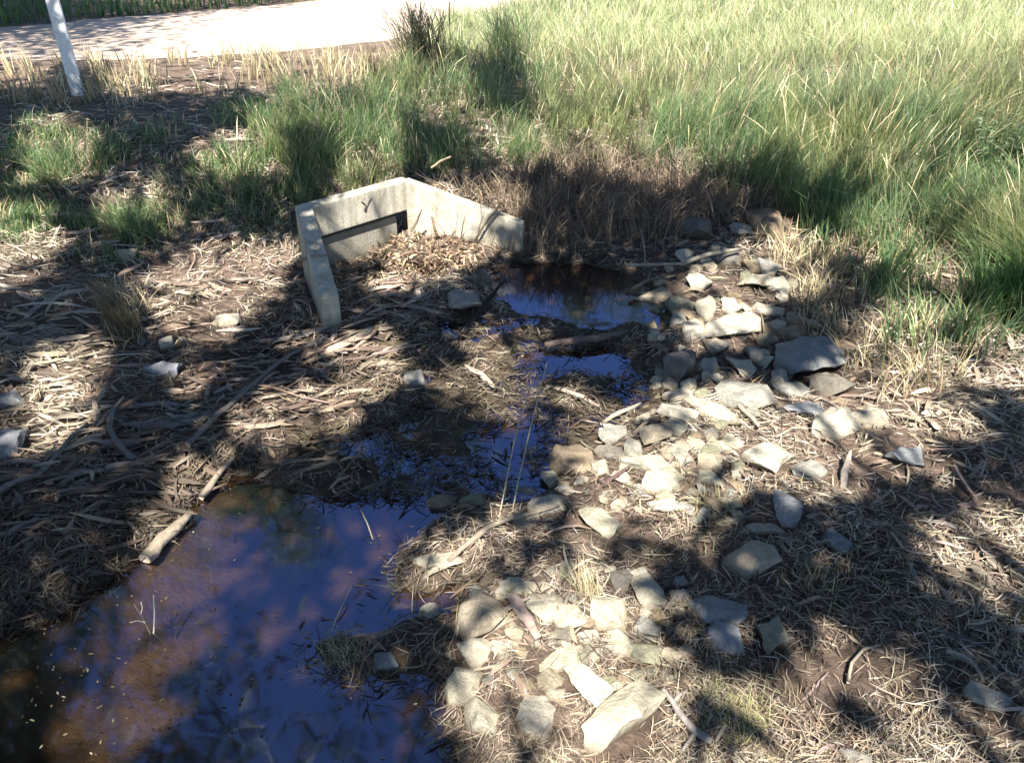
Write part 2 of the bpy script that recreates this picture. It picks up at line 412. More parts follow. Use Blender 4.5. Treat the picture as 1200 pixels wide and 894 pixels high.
wallpiece('recess_shade', c1 + nb * .088 + db*.01, c2 + nb * .088 - db*.01, .40, .40, -.12, .03, m_dark)  # near-black plate painting the shade inside the slot under the beam
wallpiece('wing_wall', c1, Vector((e1.x, e1.y, 0)), ZT, .20, -.12, .085, m_conc, -1)
# the right wing is outside-thick as well
wallpiece('wing_wall', c2, Vector((e2.x, e2.y, 0)), ZT + .001, .20, -.12, .075, m_conc, 1)
# small dark mark scratched on the beam
def on_back(u, z): p = c1 + (c2 - c1) * u - nb * .003; return Vector((p.x, p.y, z)) - HWO
ink, _, b_ = M('dark_scrawl', .9, .1); b_.inputs['Base Color'].default_value = (.07, .06, .05, 1)
mk = [tube_arr([on_back(a, z) for a, z in ln], [.0028] * len(ln), (0, 0, 0), 5) for ln in (
    [(.50, .372), (.535, .352), (.55, .338), (.53, .312), (.518, .322), (.54, .345)], [(.55, .338), (.575, .362), (.61, .378)])]
link('scratched_mark', quads_to_mesh('scratched_mark', mk), ink, hw)

# ------------------------------------------------------------------ white post
pb = G1(92, 112); post = empty('marker_post', pb)
tag(post, 'slim white painted marker post standing on the verge before the gravel road', 'marker post')
pm = prism('post_board', [(-.049, -.018, -.15), (.049, -.018, -.15), (.049, .018, -.15), (-.049, .018, -.15)],
           [(-.049, -.018, 1.05), (.049, -.018, 1.05), (.049, .018, 1.05), (-.049, .018, 1.05)])
link('post_board', pm, m_post, post)
post.rotation_euler = (R(-1), R(-1.5), R(8))
bm = bmesh.new(); bmesh.ops.create_cone(bm, segments=10, radius1=.011, radius2=.009, depth=.012, cap_ends=True, matrix=Matrix.Translation((0, -.022, .735)) @ Matrix.Rotation(R(90), 4, 'X'))
me = bpy.data.meshes.new('bolt'); bm.to_mesh(me); bm.free(); link('bolt', me, m_refl, post)

# ------------------------------------------------------------------ rocks
TONE = {'pale': (.48, .44, .355), 'bright': (.56, .51, .415), 'tan': (.41, .35, .265), 'grey': (.35, .335, .30), 'dark': (.21, .19, .165),
        'olive': (.27, .26, .19), 'brown': (.31, .24, .165), 'blue': (.30, .31, .335)}  # the blue tone puts the cool cast of shade into grey stone
ROCKS = [l.split('|') for l in '''
566,715,54,66,10,tan,.5|big five-sided tan rock beside the water, top left of the lower rubble heap
609,688,44,22,-5,pale,.4|flat pale rock touching the top right of the five-sided tan rock
635,712,42,32,10,bright,.5|bright rounded rock just right of the five-sided tan rock
711,718,44,40,-10,bright,.5|bright blocky rock with a faint blotch, middle of the lower rubble heap
666,727,38,30,-15,pale,.5|pale rock squeezed between the bright rounded and the blotched blocky rocks
660,745,22,20,0,dark,.5|small dark rock in the gap under the squeezed pale rock
603,740,28,24,20,tan,.5|small tan rock hidden under the pinkish bark chunk
690,747,28,14,-15,pale,.4|thin pale sliver of rock below the blotched blocky rock
727,748,26,44,8,pale,.6|narrow upright pale rock below the blotched blocky rock
757,738,36,28,38,grey,.5|grey rock lying aslant right of the narrow upright pale rock
757,768,42,28,-5,olive,.5|blocky olive grey rock below the aslant grey rock
787,767,24,24,20,tan,.5|small tan rock at the right of the blocky olive grey rock
752,789,34,12,0,olive,.4|thin olive rock under the blocky olive grey rock
654,775,64,26,-24,pale,.45|long pale rock lying slanted across the lower rubble heap
646,796,30,26,-40,tan,.5|small pointed tan rock under the long slanted rock
556,763,44,34,25,pale,.6|pale knobbly rock under the five-sided tan rock at the water's edge
544,800,38,56,20,pale,.6|tall pale rock standing at the edge of the pool in the lower rubble heap
573,797,20,18,0,dark,.5|small dark rock at the right foot of the tall pale rock by the pool
600,791,16,13,0,grey,.6|pebble-sized grey stone alone between the tall pale rock and the long slanted one
687,799,40,58,-48,bright,.5|bright oblong rock lying diagonally above the largest rock
698,767,17,15,0,pale,.6|round pale stone nestled above the bright oblong rock
565,838,50,46,-5,pale,.5|squarish pale rock at the lower left end of the rubble heap
628,841,44,44,10,bright,.5|squarish bright rock second from the lower left end of the rubble heap
733,840,118,58,-40,bright,.55|largest rock of all, pale with a smooth slanting top at the bottom of the photo
756,691,34,52,-32,pale,.5|pale rock leaning diagonally above right of the blotched blocky rock
725,680,34,26,30,dark,.5|dark rock tucked left of the pale leaning rock
797,682,20,13,0,grey,.5|uppermost of three small grey stones stacked right of the pale leaning rock
797,699,25,14,-5,grey,.5|middle one of three small grey stones stacked right of the pale leaning rock
794,717,16,11,5,pale,.5|lowest and palest of three small stones stacked right of the pale leaning rock
842,716,64,38,10,blue,.35|broad dark bluish flat rock in shade right of the rubble heap
852,750,36,38,0,blue,.5|bluish grey wedge of rock below the broad dark flat rock
903,743,32,40,5,olive,.6|dark olive rock standing alone right of the bluish wedge
806,765,28,15,0,tan,.5|flat tan stone left of the dry tuft, at the right end of the rubble heap
1003,889,30,22,10,grey,.6|smooth grey rock cut by the bottom edge of the photo
641,592,46,22,-10,pale,.4|pale flat rock above the long curved stick
616,612,36,20,-10,tan,.4|tan flat rock crossed by the long curved stick
699,610,50,32,22,bright,.45|brightest sunlit rock, glaring white in the straw at mid photo
513,658,62,26,-5,bright,.35|low bright slab of rock in the straw at the right bank of the pool
503,718,32,22,-38,bright,.5|pale oval rock at the pool's edge left of the five-sided tan rock
467,701,28,10,0,tan,.4|thin tan stone at the tip of the bank left of the pale oval rock
453,775,34,22,0,blue,.5|wet bluish rock half in the pool at the end of the grassy island
553,586,32,13,0,olive,.4|low wet olive stone in the water by the blue pool
618,573,34,15,0,grey,.5|wet grey stone at the right shore of the blue pool
662,575,26,14,0,pale,.5|small pale stone above the pale flat rock
518,586,44,26,-15,brown,.5|brown rock standing in the water between the blue pool and the main pool
872,464,66,34,-3,grey,.35|large flat grey rock with a dark pit, at the middle of the upper rubble
800,463,48,18,8,bright,.35|bright slab at the left of the large flat pitted rock
834,480,64,22,36,bright,.35|bright long slab slanting down beside the large flat pitted rock
796,486,50,20,6,pale,.4|pale slab below the two bright slabs
867,431,36,26,30,pale,.4|pale tilted rock above the large flat pitted rock
769,510,36,26,0,tan,.5|pinkish tan rock left of a grey one, above the long pale double rock
790,503,28,20,10,grey,.5|grey rock right behind the pinkish tan rock
718,513,38,20,0,grey,.5|rounded grey rock at the upper left end of the middle rubble
716,532,36,18,5,dark,.4|dark flat rock below the rounded grey rock
760,545,70,24,8,pale,.45|long pale double rock in the middle rubble
742,527,20,24,0,grey,.6|upright grey rock on the left end of the long pale double rock
798,531,20,28,-20,grey,.5|narrow grey rock right of the long pale double rock
816,522,28,18,45,pale,.5|small pale rock tilted at forty-five degrees right of the narrow grey rock
845,523,46,15,0,pale,.35|thin flat pale rock left of the rock that overhangs a dark hollow
831,543,36,22,-5,tan,.5|tan rock beneath the thin flat pale rock
668,543,56,30,12,brown,.55|mossy brown boulder at the right shore of the blue pool
645,561,28,18,40,pale,.5|small pale rock under the mossy brown boulder
730,561,28,14,15,bright,.5|small bright rock under the left end of the long pale double rock
774,568,44,28,0,bright,.5|bright round-topped rock under the long pale double rock
781,593,44,20,5,bright,.4|bright flat rock under the bright round-topped rock
832,562,38,20,5,pale,.5|pale rock under the tan rock in the middle rubble
823,574,16,14,0,grey,.6|small grey stone propping the pale rock of the middle rubble
893,537,52,38,8,bright,.5|bright rock overhanging a dark hollow
648,589,20,12,0,tan,.5|tiny tan stone on top of the pale flat rock by the stick
936,480,50,20,5,blue,.35|bluish flat rock right of the large flat pitted rock
974,500,56,30,-12,pale,.45|pale pyramid-shaped rock on the sunlit right
1017,490,42,22,0,pale,.35|pale low rock right of the pyramid-shaped rock
1060,536,44,24,5,blue,.4|bluish white rock lying farthest right in the sunlit straw
947,554,42,20,0,grey,.4|flat grey rock right of the overhanging bright rock
923,595,36,46,15,blue,.5|upright blue-grey rock in the deep shade under the overhanging rock
979,635,38,20,38,blue,.5|slanted bluish rock below right of the upright blue-grey rock
896,621,54,18,3,pale,.4|pale flat rock at the foot of the upright blue-grey rock
881,656,68,34,-15,tan,.5|broad tan rock below the pale flat one in the shade
879,485,26,16,5,grey,.5|small grey rock under the front of the large flat pitted rock
833,509,20,11,0,grey,.5|small grey chip above the thin flat pale rock
948,421,84,44,-14,blue,.3|huge shaded blue-grey slab near the dry grass on the right
856,387,72,22,-14,pale,.5|long pale rock pointing right in the upper rubble
813,390,26,24,0,bright,.6|bright rounded rock at the left tip of the long pointing rock
842,408,34,16,-10,tan,.5|tan rock below the long pointing rock
885,416,30,16,15,grey,.5|grey rock between the long pointing rock and the huge slab
825,364,28,28,0,pale,.6|pale blocky rock above the bright rounded rock
856,361,20,16,0,bright,.6|small bright rock right of the pale blocky rock
797,359,36,24,10,olive,.5|olive rock left of the pale blocky rock
773,345,54,18,-12,tan,.4|flat pinkish rock at the right end of the headwall pool
820,334,28,15,15,bright,.5|small bright rock uppermost in the sunlit part of the upper rubble
884,335,42,15,0,pale,.4|pale flat rock at the straw's edge in the upper rubble
911,337,24,15,10,grey,.5|grey rock touching the pale flat rock at the straw's edge
898,365,34,13,10,pale,.4|thin pale rock left of the dry brown grass
848,306,38,22,-5,dark,.5|dark rock beneath the thin branch of the upper rubble
815,272,38,22,-5,dark,.5|dark rock deep in the shade at the top of the rubble
898,267,36,28,-5,brown,.6|brown boulder at the foot of the green grass
868,272,26,11,0,grey,.4|flat grey stone between the dark rock and the brown boulder
798,430,38,30,0,dark,.6|round dark rock at the right shore of the upper blue pool
777,441,26,22,0,dark,.5|dark rock left of the round dark one at the upper blue pool
896,403,24,14,0,olive,.5|olive stone at the right tip of the long pointing rock
828,431,32,18,10,grey,.5|grey flat rock right of the round dark rock
974,455,52,24,-5,dark,.5|dark rock with a bluish top below the huge slab
926,459,38,15,5,grey,.4|narrow grey rock between the huge slab and the large pitted rock
838,445,20,11,20,bright,.5|bright chip of rock above the large flat pitted rock
925,392,34,16,-10,brown,.5|brown flat rock above the huge slab
1155,820,48,28,18,grey,.5|grey rock lying alone at the lower right
1193,740,22,14,0,blue,.5|bluish rock at the right edge of the photo
10,527,34,32,0,blue,.6|rounded bluish rock at the left edge of the photo
193,432,46,20,5,blue,.4|flat bluish rock in shade on the left bank
196,405,20,13,20,bright,.6|small bright stone above the flat bluish rock of the left bank
487,448,28,26,5,grey,.6|squarish wet rock in the marsh left of the upper puddle
147,301,22,11,0,pale,.5|pale stone in the grass on the far left bank
268,377,30,11,0,bright,.4|bright flat stone in the straw patch left of the headwall
12,472,30,16,0,blue,.4|flat bluish stone beside the brightest straw patch at the left edge
545,352,40,26,8,grey,.3|pale broken slab before the headwall beside the black stick
562,325,36,20,25,olive,.3|broken olive slab in the pool mouth of the headwall
'''.strip().splitlines()]
def rock_mesh(seed, sx, sy, sz):
    rr = random.Random(seed); bm = bmesh.new()
    n = rr.randint(8, 12); sq = rr.uniform(2.0, 5)
    for i in range(n):
        th = 2 * math.pi * (i + rr.uniform(-.35, .35)) / n * 1.0; ph = rr.uniform(-.9, 1.0)
        r = rr.uniform(.85, 1.08)
        c, s = math.cos(th), math.sin(th)
        q = (abs(c) ** sq + abs(s) ** sq) ** (-1 / sq)
        z = [-.9, -.35, .55, .9][(i * 7 + rr.randint(0, 1)) % 4]
        k = 1 - .28 * max(0, z) ** 2 if z > 0 else 1 - .15 * z * z
        bm.verts.new((c * q * r * k, s * q * r * k, z * rr.uniform(.8, 1.05)))
    bm.verts.new((rr.uniform(-.3, .3), rr.uniform(-.3, .3), rr.uniform(.85, 1.1)))
    res = bmesh.ops.convex_hull(bm, input=bm.verts)
    bmesh.ops.delete(bm, geom=[v for v in bm.verts if not v.link_faces], context='VERTS')
    bmesh.ops.dissolve_limit(bm, angle_limit=R(14), verts=bm.verts, edges=bm.edges)
    for v in bm.verts: v.co = Vector((v.co.x * sx, v.co.y * sy, v.co.z * sz))
    bmesh.ops.bevel(bm, geom=list(bm.edges), offset=min(sx, sy, sz) * rr.uniform(.04, .12), segments=2, affect='EDGES', profile=.6, clamp_overlap=True)
    bmesh.ops.triangulate(bm, faces=bm.faces)
    bmesh.ops.subdivide_edges(bm, edges=[e for e in bm.edges if e.calc_length() > max(sx, sy) * .35], cuts=1, use_grid_fill=True)
    bmesh.ops.subdivide_edges(bm, edges=[e for e in bm.edges if e.calc_length() > max(sx, sy) * .22], cuts=1, use_grid_fill=True)
    bmesh.ops.triangulate(bm, faces=bm.faces)
    o = Vector((seed * 3.1, seed * 1.7, 0)); s0 = max(sx, sy)
    for v in bm.verts:
        p = v.co / s0
        v.co += Vector((mnoise.noise(p * 2.2 + o), mnoise.noise(p * 2.2 + o + Vector((9, 0, 0))), mnoise.noise(p * 2.2 + o + Vector((0, 9, 0))))) * s0 * .10
        v.co += Vector((mnoise.noise(p * 7 + o), mnoise.noise(p * 7 + o + Vector((5, 0, 0))), mnoise.noise(p * 7 + o + Vector((0, 5, 0))))) * s0 * .03
    me = bpy.data.meshes.new('rock'); bm.to_mesh(me); bm.free()
    me.polygons.foreach_set('use_smooth', [True] * len(me.polygons))
    try: me.set_sharp_from_angle(angle=R(38))
    except Exception: pass
    return me
ROCKW = []      # (x, y, r) for keeping litter off
def place_rock(px, py, w_, h_, rot, tone, flat, label, seed, group=None):
    a_, b_, c_ = ray(px, py)
    gx, gy, gz = G(np.array([float(px)]), np.array([py + h_ * .12]), 0.)
    s = math.hypot(gx[0], gy[0], CAMZ - gz[0]) / F
    dep = math.atan2(CAMZ - gz[0], gy[0])
    a = w_ / 2 * s; b = h_ / 2 * s; th = R(rot)
    Rm = np.array([[math.cos(th), -math.sin(th)], [math.sin(th), math.cos(th)]])
    a *= 1.14; b *= 1.17
    C = Rm @ np.diag([a * a, b * b]) @ Rm.T
    ky = .80 / math.sin(dep)
    Mx = np.array([[1, 0], [0, -ky]]); C = Mx @ C @ Mx.T
    ev, U = np.linalg.eigh(C); l, sh = math.sqrt(ev[1]), math.sqrt(ev[0]); ang = math.atan2(U[1, 1], U[0, 1])
    sz = flat * min(sh, l) * 1.15
    sz = max(sz, .012)
    # centre so that the visible top sits on the measured point
    z = float(H(gx[0], gy[0])); z = max(z, -.03)
    p = Vector((float(gx[0]), float(gy[0]), z + sz * .45))
    o = link('rock', rock_mesh(seed, l * .98, sh * .98, sz), m_stone, None, p)
    rr = random.Random(seed + 99); o.rotation_euler = (rr.uniform(-.12, .12), rr.uniform(-.12, .12), ang)
    k = rr.uniform(.88, 1.1); t = TONE[tone]; o.color = (t[0] * k, t[1] * k, t[2] * k * rr.uniform(.95, 1.05), 1)
    tag(o, label, 'rock', group); ROCKW.append((p.x, p.y, (l + sh) / 2, l, sh, ang))
    return o
for i, (d, label) in enumerate(ROCKS):
    q = d.split(','); place_rock(*[float(v) for v in q[:5]], q[5], float(q[6]), label, 100 + i, 'loose rocks strewn around the creek')
# small filler stones
FILL = [([(560, 680), (700, 660), (800, 700), (800, 800), (700, 810), (600, 820), (560, 780)], 50, 'small stone wedged among the larger rocks of the lower rubble heap', 'small stones in the lower heap'),
        ([(700, 490), (860, 490), (900, 560), (860, 620), (700, 600), (660, 570)], 63, 'small stone wedged among the larger rocks of the middle rubble', 'small stones in the middle rubble'),
        ([(780, 290), (900, 280), (960, 400), (1000, 480), (850, 480), (760, 450), (760, 330)], 63, 'small stone wedged among the larger rocks of the upper rubble', 'small stones in the upper rubble')]
sd_ = 900
for P, n, lb, gr in FILL:
    k = 0
    while k < n:
        x = random.uniform(500, 1000); y = random.uniform(300, 850)
        if not inpoly(np.array([x]), np.array([y]), P)[0]: continue
        g = G1(x, y)
        if any(math.hypot(g.x - r[0], g.y - r[1]) < r[2] * .75 for r in ROCKW): continue
        ww = random.uniform(9, 24); place_rock(x, y, ww, ww * random.uniform(.45, .75), random.uniform(-40, 40), random.choice(['grey', 'pale', 'tan', 'olive', 'brown', 'pale']), .65, lb, sd_, gr)
        sd_ += 1; k += 1

# ------------------------------------------------------------------ sampling helpers for litter and grass
def sample_px(n, x0=-160, x1=1360, y0=-40, y1=960, power=1.):
    px = rng.uniform(x0, x1, n); py = rng.uniform(y0, y1, n)
    x, y, z = G(px, py); return px, py, x, y, H(x, y)
RK = np.array(ROCKW)
def on_rock(x, y, k=.8):
    r = np.zeros(x.shape, bool)
    for q in RK:
        c, s = math.cos(q[5]), math.sin(q[5]); dx = x - q[0]; dy = y - q[1]
        u = (dx * c + dy * s) / q[3]; v = (-dx * s + dy * c) / q[4]
        r |= (u * u + v * v) < k * k
    return r
def blob(px, py, L):
    r = np.zeros(px.shape)
    for cx, cy, rx, ry, a in L:
        r = np.maximum(r, a * np.exp(-(((px - cx) / rx) ** 2 + ((py - cy) / ry) ** 2) ** 1.5))
    return r
hwpoly = np.array([(c1.x - .15, c1.y + .05), (c2.x, c2.y + .12), (e2.x, e2.y + .1), (e2.x, e2.y), (c2.x, c2.y), (c1.x, c1.y), (e1.x + .03, e1.y - .03), (e1.x - .1, e1.y - .03)])
def dist_scale(x, y): return np.sqrt(x * x + y * y + CAMZ ** 2) / F
def pal(n, cols, wts, jit=.18):
    c = np.array(cols)[rng.choice(len(cols), n, p=np.array(wts) / sum(wts))]
    return np.clip(c * (1 + rng.normal(0, jit, (n, 1))) * (1 + rng.normal(0, .04, (n, 3))), .005, .9)

STRAW = [(.44, .37, .27), (.31, .255, .19), (.54, .48, .38), (.18, .14, .11), (.36, .32, .27), (.09, .07, .055)]
WET = [(.10, .075, .05), (.17, .13, .09), (.06, .045, .035), (.26, .21, .14)]
def litter(n, lmin, lmax, wpx, cols, wts, dens, flat=True, K=4, lift=.02, dirbias=None, curl=.33):
    px, py, x, y, z = sample_px(n, y0=60)
    dn = dens(px, py, x, y, z)
    inside_rd = inpoly(x, y + .25 * fbm(x, y, 3.), ROAD)
    keep = (rng.random(n) < dn) & (~inside_rd) & (~inpoly(x, y, hwpoly))
    px, py, x, y, z = [v[keep] for v in (px, py, x, y, z)]; n = len(x)
    s = dist_scale(x, y)
    L = rng.uniform(lmin, lmax, n) * np.clip(s / .004, .8, 1.6) * rng.uniform(.5, 1.2, n)
    th = rng.uniform(0, 2 * math.pi, n)
    if dirbias: th = rng.normal(dirbias[0], dirbias[1], n)
    t = np.linspace(-.5, .5, K)[None]
    cv = rng.normal(0, curl, n)[:, None]
    a = th[:, None] + cv * t * 2
    dx = np.cos(a) * L[:, None] / (K - 1); dy = np.sin(a) * L[:, None] / (K - 1)
    cx = x[:, None] + np.cumsum(dx, 1) - dx.sum(1)[:, None] / 2; cy = y[:, None] + np.cumsum(dy, 1) - dy.sum(1)[:, None] / 2
    tilt = rng.normal(0, .25, n)[:, None]
    zz = H(cx, cy); zmid = np.maximum(zz, 0)
    cz = zmid + rng.uniform(.002, lift, n)[:, None] + tilt * t * L[:, None] * .6 + np.abs(rng.normal(0, .12, n))[:, None] * L[:, None] * (.25 - t * t)
    cz = np.maximum(cz, zmid + .001)
    C = np.stack([cx, cy, cz], -1)
    hwid = np.clip(rng.uniform(wpx[0], wpx[1], n) * s, .0008, .02)[:, None] * (1 - (2 * np.abs(t)) ** 3 * .75)
    roll = rng.normal(0, .6, n)[:, None]
    Wv = np.stack([-np.sin(a) * hwid * np.cos(roll), np.cos(a) * hwid * np.cos(roll), hwid * np.sin(roll)], -1)
    c = pal(n, cols, wts, .22)
    wet = ss(.018, .002, z)[:, None] * .5
    c = c * (1 - wet)
    damp_shade = np.clip(.62 * np.exp(-((x + 1.75) / .85) ** 2 - ((y - 1.75) / .95) ** 2) + .35 * ss(.09, .02, z) + .5 * (fbm(x, y, 1.9) - .5), 0, .62)[:, None]  # left-bank shade painted in by the blob, plus waterside damp and random tone
    pale = blob(px, py, [(72, 468, 52, 72, 1.), (1085, 490, 70, 34, .8), (30, 290, 45, 40, .5), (880, 310, 40, 30, .6)])[:, None]  # sunlit patches painted into the straw as a paler colour
    damp_shade = damp_shade * (1 - pale); c = c * (1 - .75 * pale) + np.array([.56, .49, .36]) * rng.uniform(.6, 1.2, (n, 1)) * .75 * pale
    c = c * (1 - damp_shade) * np.where(damp_shade > .2, [[1.04, 1, .97]], [[1, 1, 1]])
    return strips(C, Wv, c)
bare = [(980, 800, 130, 70, 1), (730, 880, 70, 34, 1), (1090, 800, 60, 50, .8), (900, 860, 70, 40, .7), (1180, 860, 60, 50, .7)]
def d_straw(px, py, x, y, z):
    d = np.where(z > .0, 1., 0) * np.clip(.5 + 2.4 * (fbm(x, y, 2.8) - .42), .16, 1)
    mk = inpoly(x, y, MARSH)
    d = np.where((z <= .0) & (z > -.03), np.where(mk, .8 * (fbm(x, y, 5.) > .40), .14), d)
    d *= 1 - .95 * blob(px, py, bare)
    d = np.where(on_rock(x, y, .9), d * .04, d)
    d = np.where(y > 7.2, d * .35, d)
    return d
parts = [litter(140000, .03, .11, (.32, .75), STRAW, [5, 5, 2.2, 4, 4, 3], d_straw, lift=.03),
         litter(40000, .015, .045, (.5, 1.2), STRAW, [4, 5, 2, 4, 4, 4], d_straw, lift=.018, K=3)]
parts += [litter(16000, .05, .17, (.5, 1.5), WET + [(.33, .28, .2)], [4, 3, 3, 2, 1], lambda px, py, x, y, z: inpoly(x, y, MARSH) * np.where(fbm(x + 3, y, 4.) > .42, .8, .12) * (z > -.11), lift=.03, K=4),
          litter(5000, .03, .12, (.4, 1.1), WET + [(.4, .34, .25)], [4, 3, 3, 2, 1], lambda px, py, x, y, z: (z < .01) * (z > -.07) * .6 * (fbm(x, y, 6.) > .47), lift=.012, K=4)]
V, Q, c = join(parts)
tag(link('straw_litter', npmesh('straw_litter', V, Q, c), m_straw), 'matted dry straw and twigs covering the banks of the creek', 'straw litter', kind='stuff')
# flatter strips of shed gum bark and leaves, mostly on the left bank
def d_bark(px, py, x, y, z):
    d = .04 + .9 * blob(px, py, [(130, 560, 220, 90, .9), (330, 440, 110, 60, 1), (430, 410, 60, 40, 1), (470, 350, 80, 30, .8), (1080, 480, 120, 100, .45), (1130, 660, 80, 80, .6), (620, 740, 120, 90, .35), (100, 400, 200, 80, .4)])
    d = np.where(z > .0, d, 0); d *= 1 - .6 * blob(px, py, bare)
    return np.where(on_rock(x, y, .85) | (y > 5.3), 0, d)
BARK = [(.40, .31, .23), (.28, .21, .16), (.48, .40, .31), (.19, .14, .11), (.33, .27, .23)]
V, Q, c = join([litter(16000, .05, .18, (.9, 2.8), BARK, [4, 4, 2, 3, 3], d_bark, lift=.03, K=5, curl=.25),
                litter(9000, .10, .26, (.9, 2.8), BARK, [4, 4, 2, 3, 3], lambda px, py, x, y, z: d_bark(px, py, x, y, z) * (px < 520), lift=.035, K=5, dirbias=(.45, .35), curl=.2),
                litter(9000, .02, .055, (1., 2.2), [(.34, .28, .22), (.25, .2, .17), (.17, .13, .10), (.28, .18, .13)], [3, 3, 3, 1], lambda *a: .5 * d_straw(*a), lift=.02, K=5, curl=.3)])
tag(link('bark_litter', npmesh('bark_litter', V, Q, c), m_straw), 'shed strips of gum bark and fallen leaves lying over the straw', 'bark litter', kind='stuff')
# the drift of leaves and crumbled bark caught inside the headwall
px = rng.uniform(395, 600, 6000); py = rng.uniform(262, 365, 6000)
k = blob(px, py, [(500, 300, 62, 34, 1.2), (440, 330, 50, 30, .8), (530, 290, 40, 18, .8)]) > rng.random(6000)
px, py = px[k], py[k]; n = len(px)
zz = .03 + .11 * blob(px, py, [(495, 292, 60, 26, 1.)]) + rng.uniform(0, .02, n)
x, y = onz(px, py, zz); th = rng.uniform(0, 6.3, n); L = rng.uniform(.02, .06, n); t = np.linspace(-.5, .5, 3)[None]
C = np.stack([x[:, None] + np.cos(th)[:, None] * L[:, None] * t, y[:, None] + np.sin(th)[:, None] * L[:, None] * t, zz[:, None] + rng.normal(0, .5, n)[:, None] * L[:, None] * t + (.25 - t * t) * .02], -1)
hwid = (rng.uniform(.003, .008, n)[:, None] * (1 - (2 * np.abs(t)) ** 2 * .7)); roll = rng.normal(0, .7, n)[:, None]
Wv = np.stack([-np.sin(th)[:, None] * hwid * np.cos(roll), np.cos(th)[:, None] * hwid * np.cos(roll), hwid * np.sin(roll)], -1)
V, Q, c = strips(C, Wv, pal(n, [(.34, .26, .17), (.22, .15, .10), (.12, .085, .06), (.46, .38, .28)], [3, 4, 4, 1], .25))
tag(link('leaf_drift', npmesh('leaf_drift', V, Q, c), m_straw), 'drift of brown leaves piled between the wing walls of the headwall', 'leaf drift', kind='stuff')
# silt mound under it
mx_, my_ = onz(500, 302, .05)
bm = bmesh.new(); bmesh.ops.create_icosphere(bm, subdivisions=4, radius=1)
for v in bm.verts:
    v.co = Vector((v.co.x * .33, v.co.y * .33, v.co.z * .15)); v.co *= 1 + .25 * mnoise.noise(v.co * 9)
me = bpy.data.meshes.new('silt_mound'); bm.to_mesh(me); bm.free(); me.polygons.foreach_set('use_smooth', [True] * len(me.polygons))
tag(link('silt_mound', me, m_soil, None, (float(mx_) + .0, float(my_), -.02)), 'low mound of silt choking the culvert between the wing walls', kind='structure')
# specks and leaf crumbs afloat
px, py, x, y, z = sample_px(3000, -100, 560, 560, 940)
k = (z < -.01) & (rng.random(3000) < .06 + .7 * blob(px, py, [(60, 790, 80, 90, .5), (150, 640, 90, 40, .5), (480, 690, 40, 25, .8), (330, 600, 90, 40, .3), (250, 850, 90, 50, .25)]))
x, y = x[k], y[k]; n = len(x); th = rng.uniform(0, 6.3, n); L = rng.uniform(.003, .014, n)
C = np.stack([x[:, None] + np.cos(th)[:, None] * L[:, None] * t, y[:, None] + np.sin(th)[:, None] * L[:, None] * t, np.full((n, 3), .0025)], -1)
hwid = rng.uniform(.001, .003, n)[:, None] * (1 - (2 * np.abs(t)) ** 2 * .6)
Wv = np.stack([-np.sin(th)[:, None] * hwid, np.cos(th)[:, None] * hwid, hwid * 0], -1)
V, Q, c = strips(C, Wv, pal(n, [(.3, .27, .19), (.16, .13, .08), (.09, .07, .04)], [1, 3, 5]))
tag(link('floating_specks', npmesh('floating_specks', V, Q, c), m_straw), 'pale specks and leaf crumbs floating on the dark pool', 'floating debris', kind='stuff')

# ------------------------------------------------------------------ sticks, bark pieces
def stick(name, label, pts, wpx, colr=(.33, .26, .19), flat=1., cat='stick', lift=.5, zs=None, group=None, wid=None, sides=8):
    colr = tuple(v * .72 for v in colr)
    P = []
    # resample through picture points on the ground
    q = np.array(pts, float); d = np.r_[0, np.cumsum(np.hypot(*np.diff(q, axis=0).T))]; n = max(5, int(d[-1] / 9)); tt = np.linspace(0, d[-1], n)
    qx = np.interp(tt, d, q[:, 0]); qy = np.interp(tt, d, q[:, 1])
    base = G1(q[0][0], q[0][1]); s = near_scale(G1(*q[len(q) // 2])); r = wpx * s / 2
    for i in range(n):
        if zs is not None:
            z = float(np.interp(tt[i] / d[-1], np.linspace(0, 1, len(zs)), zs)); x, y = onz(qx[i], qy[i], z); P.append(Vector((float(x), float(y), z)))
        else:
            g = G1(qx[i], qy[i]); g.z = max(g.z, 0) + .012 + r * lift * flat; P.append(g)
    if zs is None:
        for _ in range(3):
            for i in range(1, n - 1): P[i].z = max(P[i].z, .5 * (P[i - 1].z + P[i + 1].z))
    rr = random.Random(int(pts[0][0] * 7 + pts[0][1]))
    for i in range(1, n - 1): P[i] += Vector((rr.uniform(-1, 1), rr.uniform(-1, 1), rr.uniform(-.3, .3))) * r * .18
    if wid is None: wid = [1, .95, .8, .6]
    rad = [r * float(np.interp(i / (n - 1), np.linspace(0, 1, len(wid)), wid)) * (1 + (.3 * rr.random() if rr.random() < .25 else 0)) for i in range(n)]
    o0 = P[0].copy(); P = [p - o0 for p in P]
    me = quads_to_mesh(name, [tube_arr(P, rad, colr, sides, flat, .16)])
    o = link(name, me, m_bark, None, o0)
    if label: tag(o, label, cat, group)
    return o
TW = (.36, .30, .22); GR = (.24, .21, .18); BK = (.34, .28, .21)
stick('fallen_branch', 'thick broken branch with frayed end lying across the shallow edge of the pool', [(171, 660), (190, 640), (226, 606)], 15, BK, .8, 'branch', wid=[1.1, 1, .9, .5])
stick('fallen_branch', 'pale slim branch above the frayed one, running into the shade', [(237, 588), (255, 566), (276, 540)], 7, BK, 1, 'branch')
stick('fallen_branch', 'grey broken branch end entering at the left edge of the photo', [(-12, 638), (20, 627), (48, 614)], 8, GR, 1, 'branch', wid=[1, 1, .9, .9])
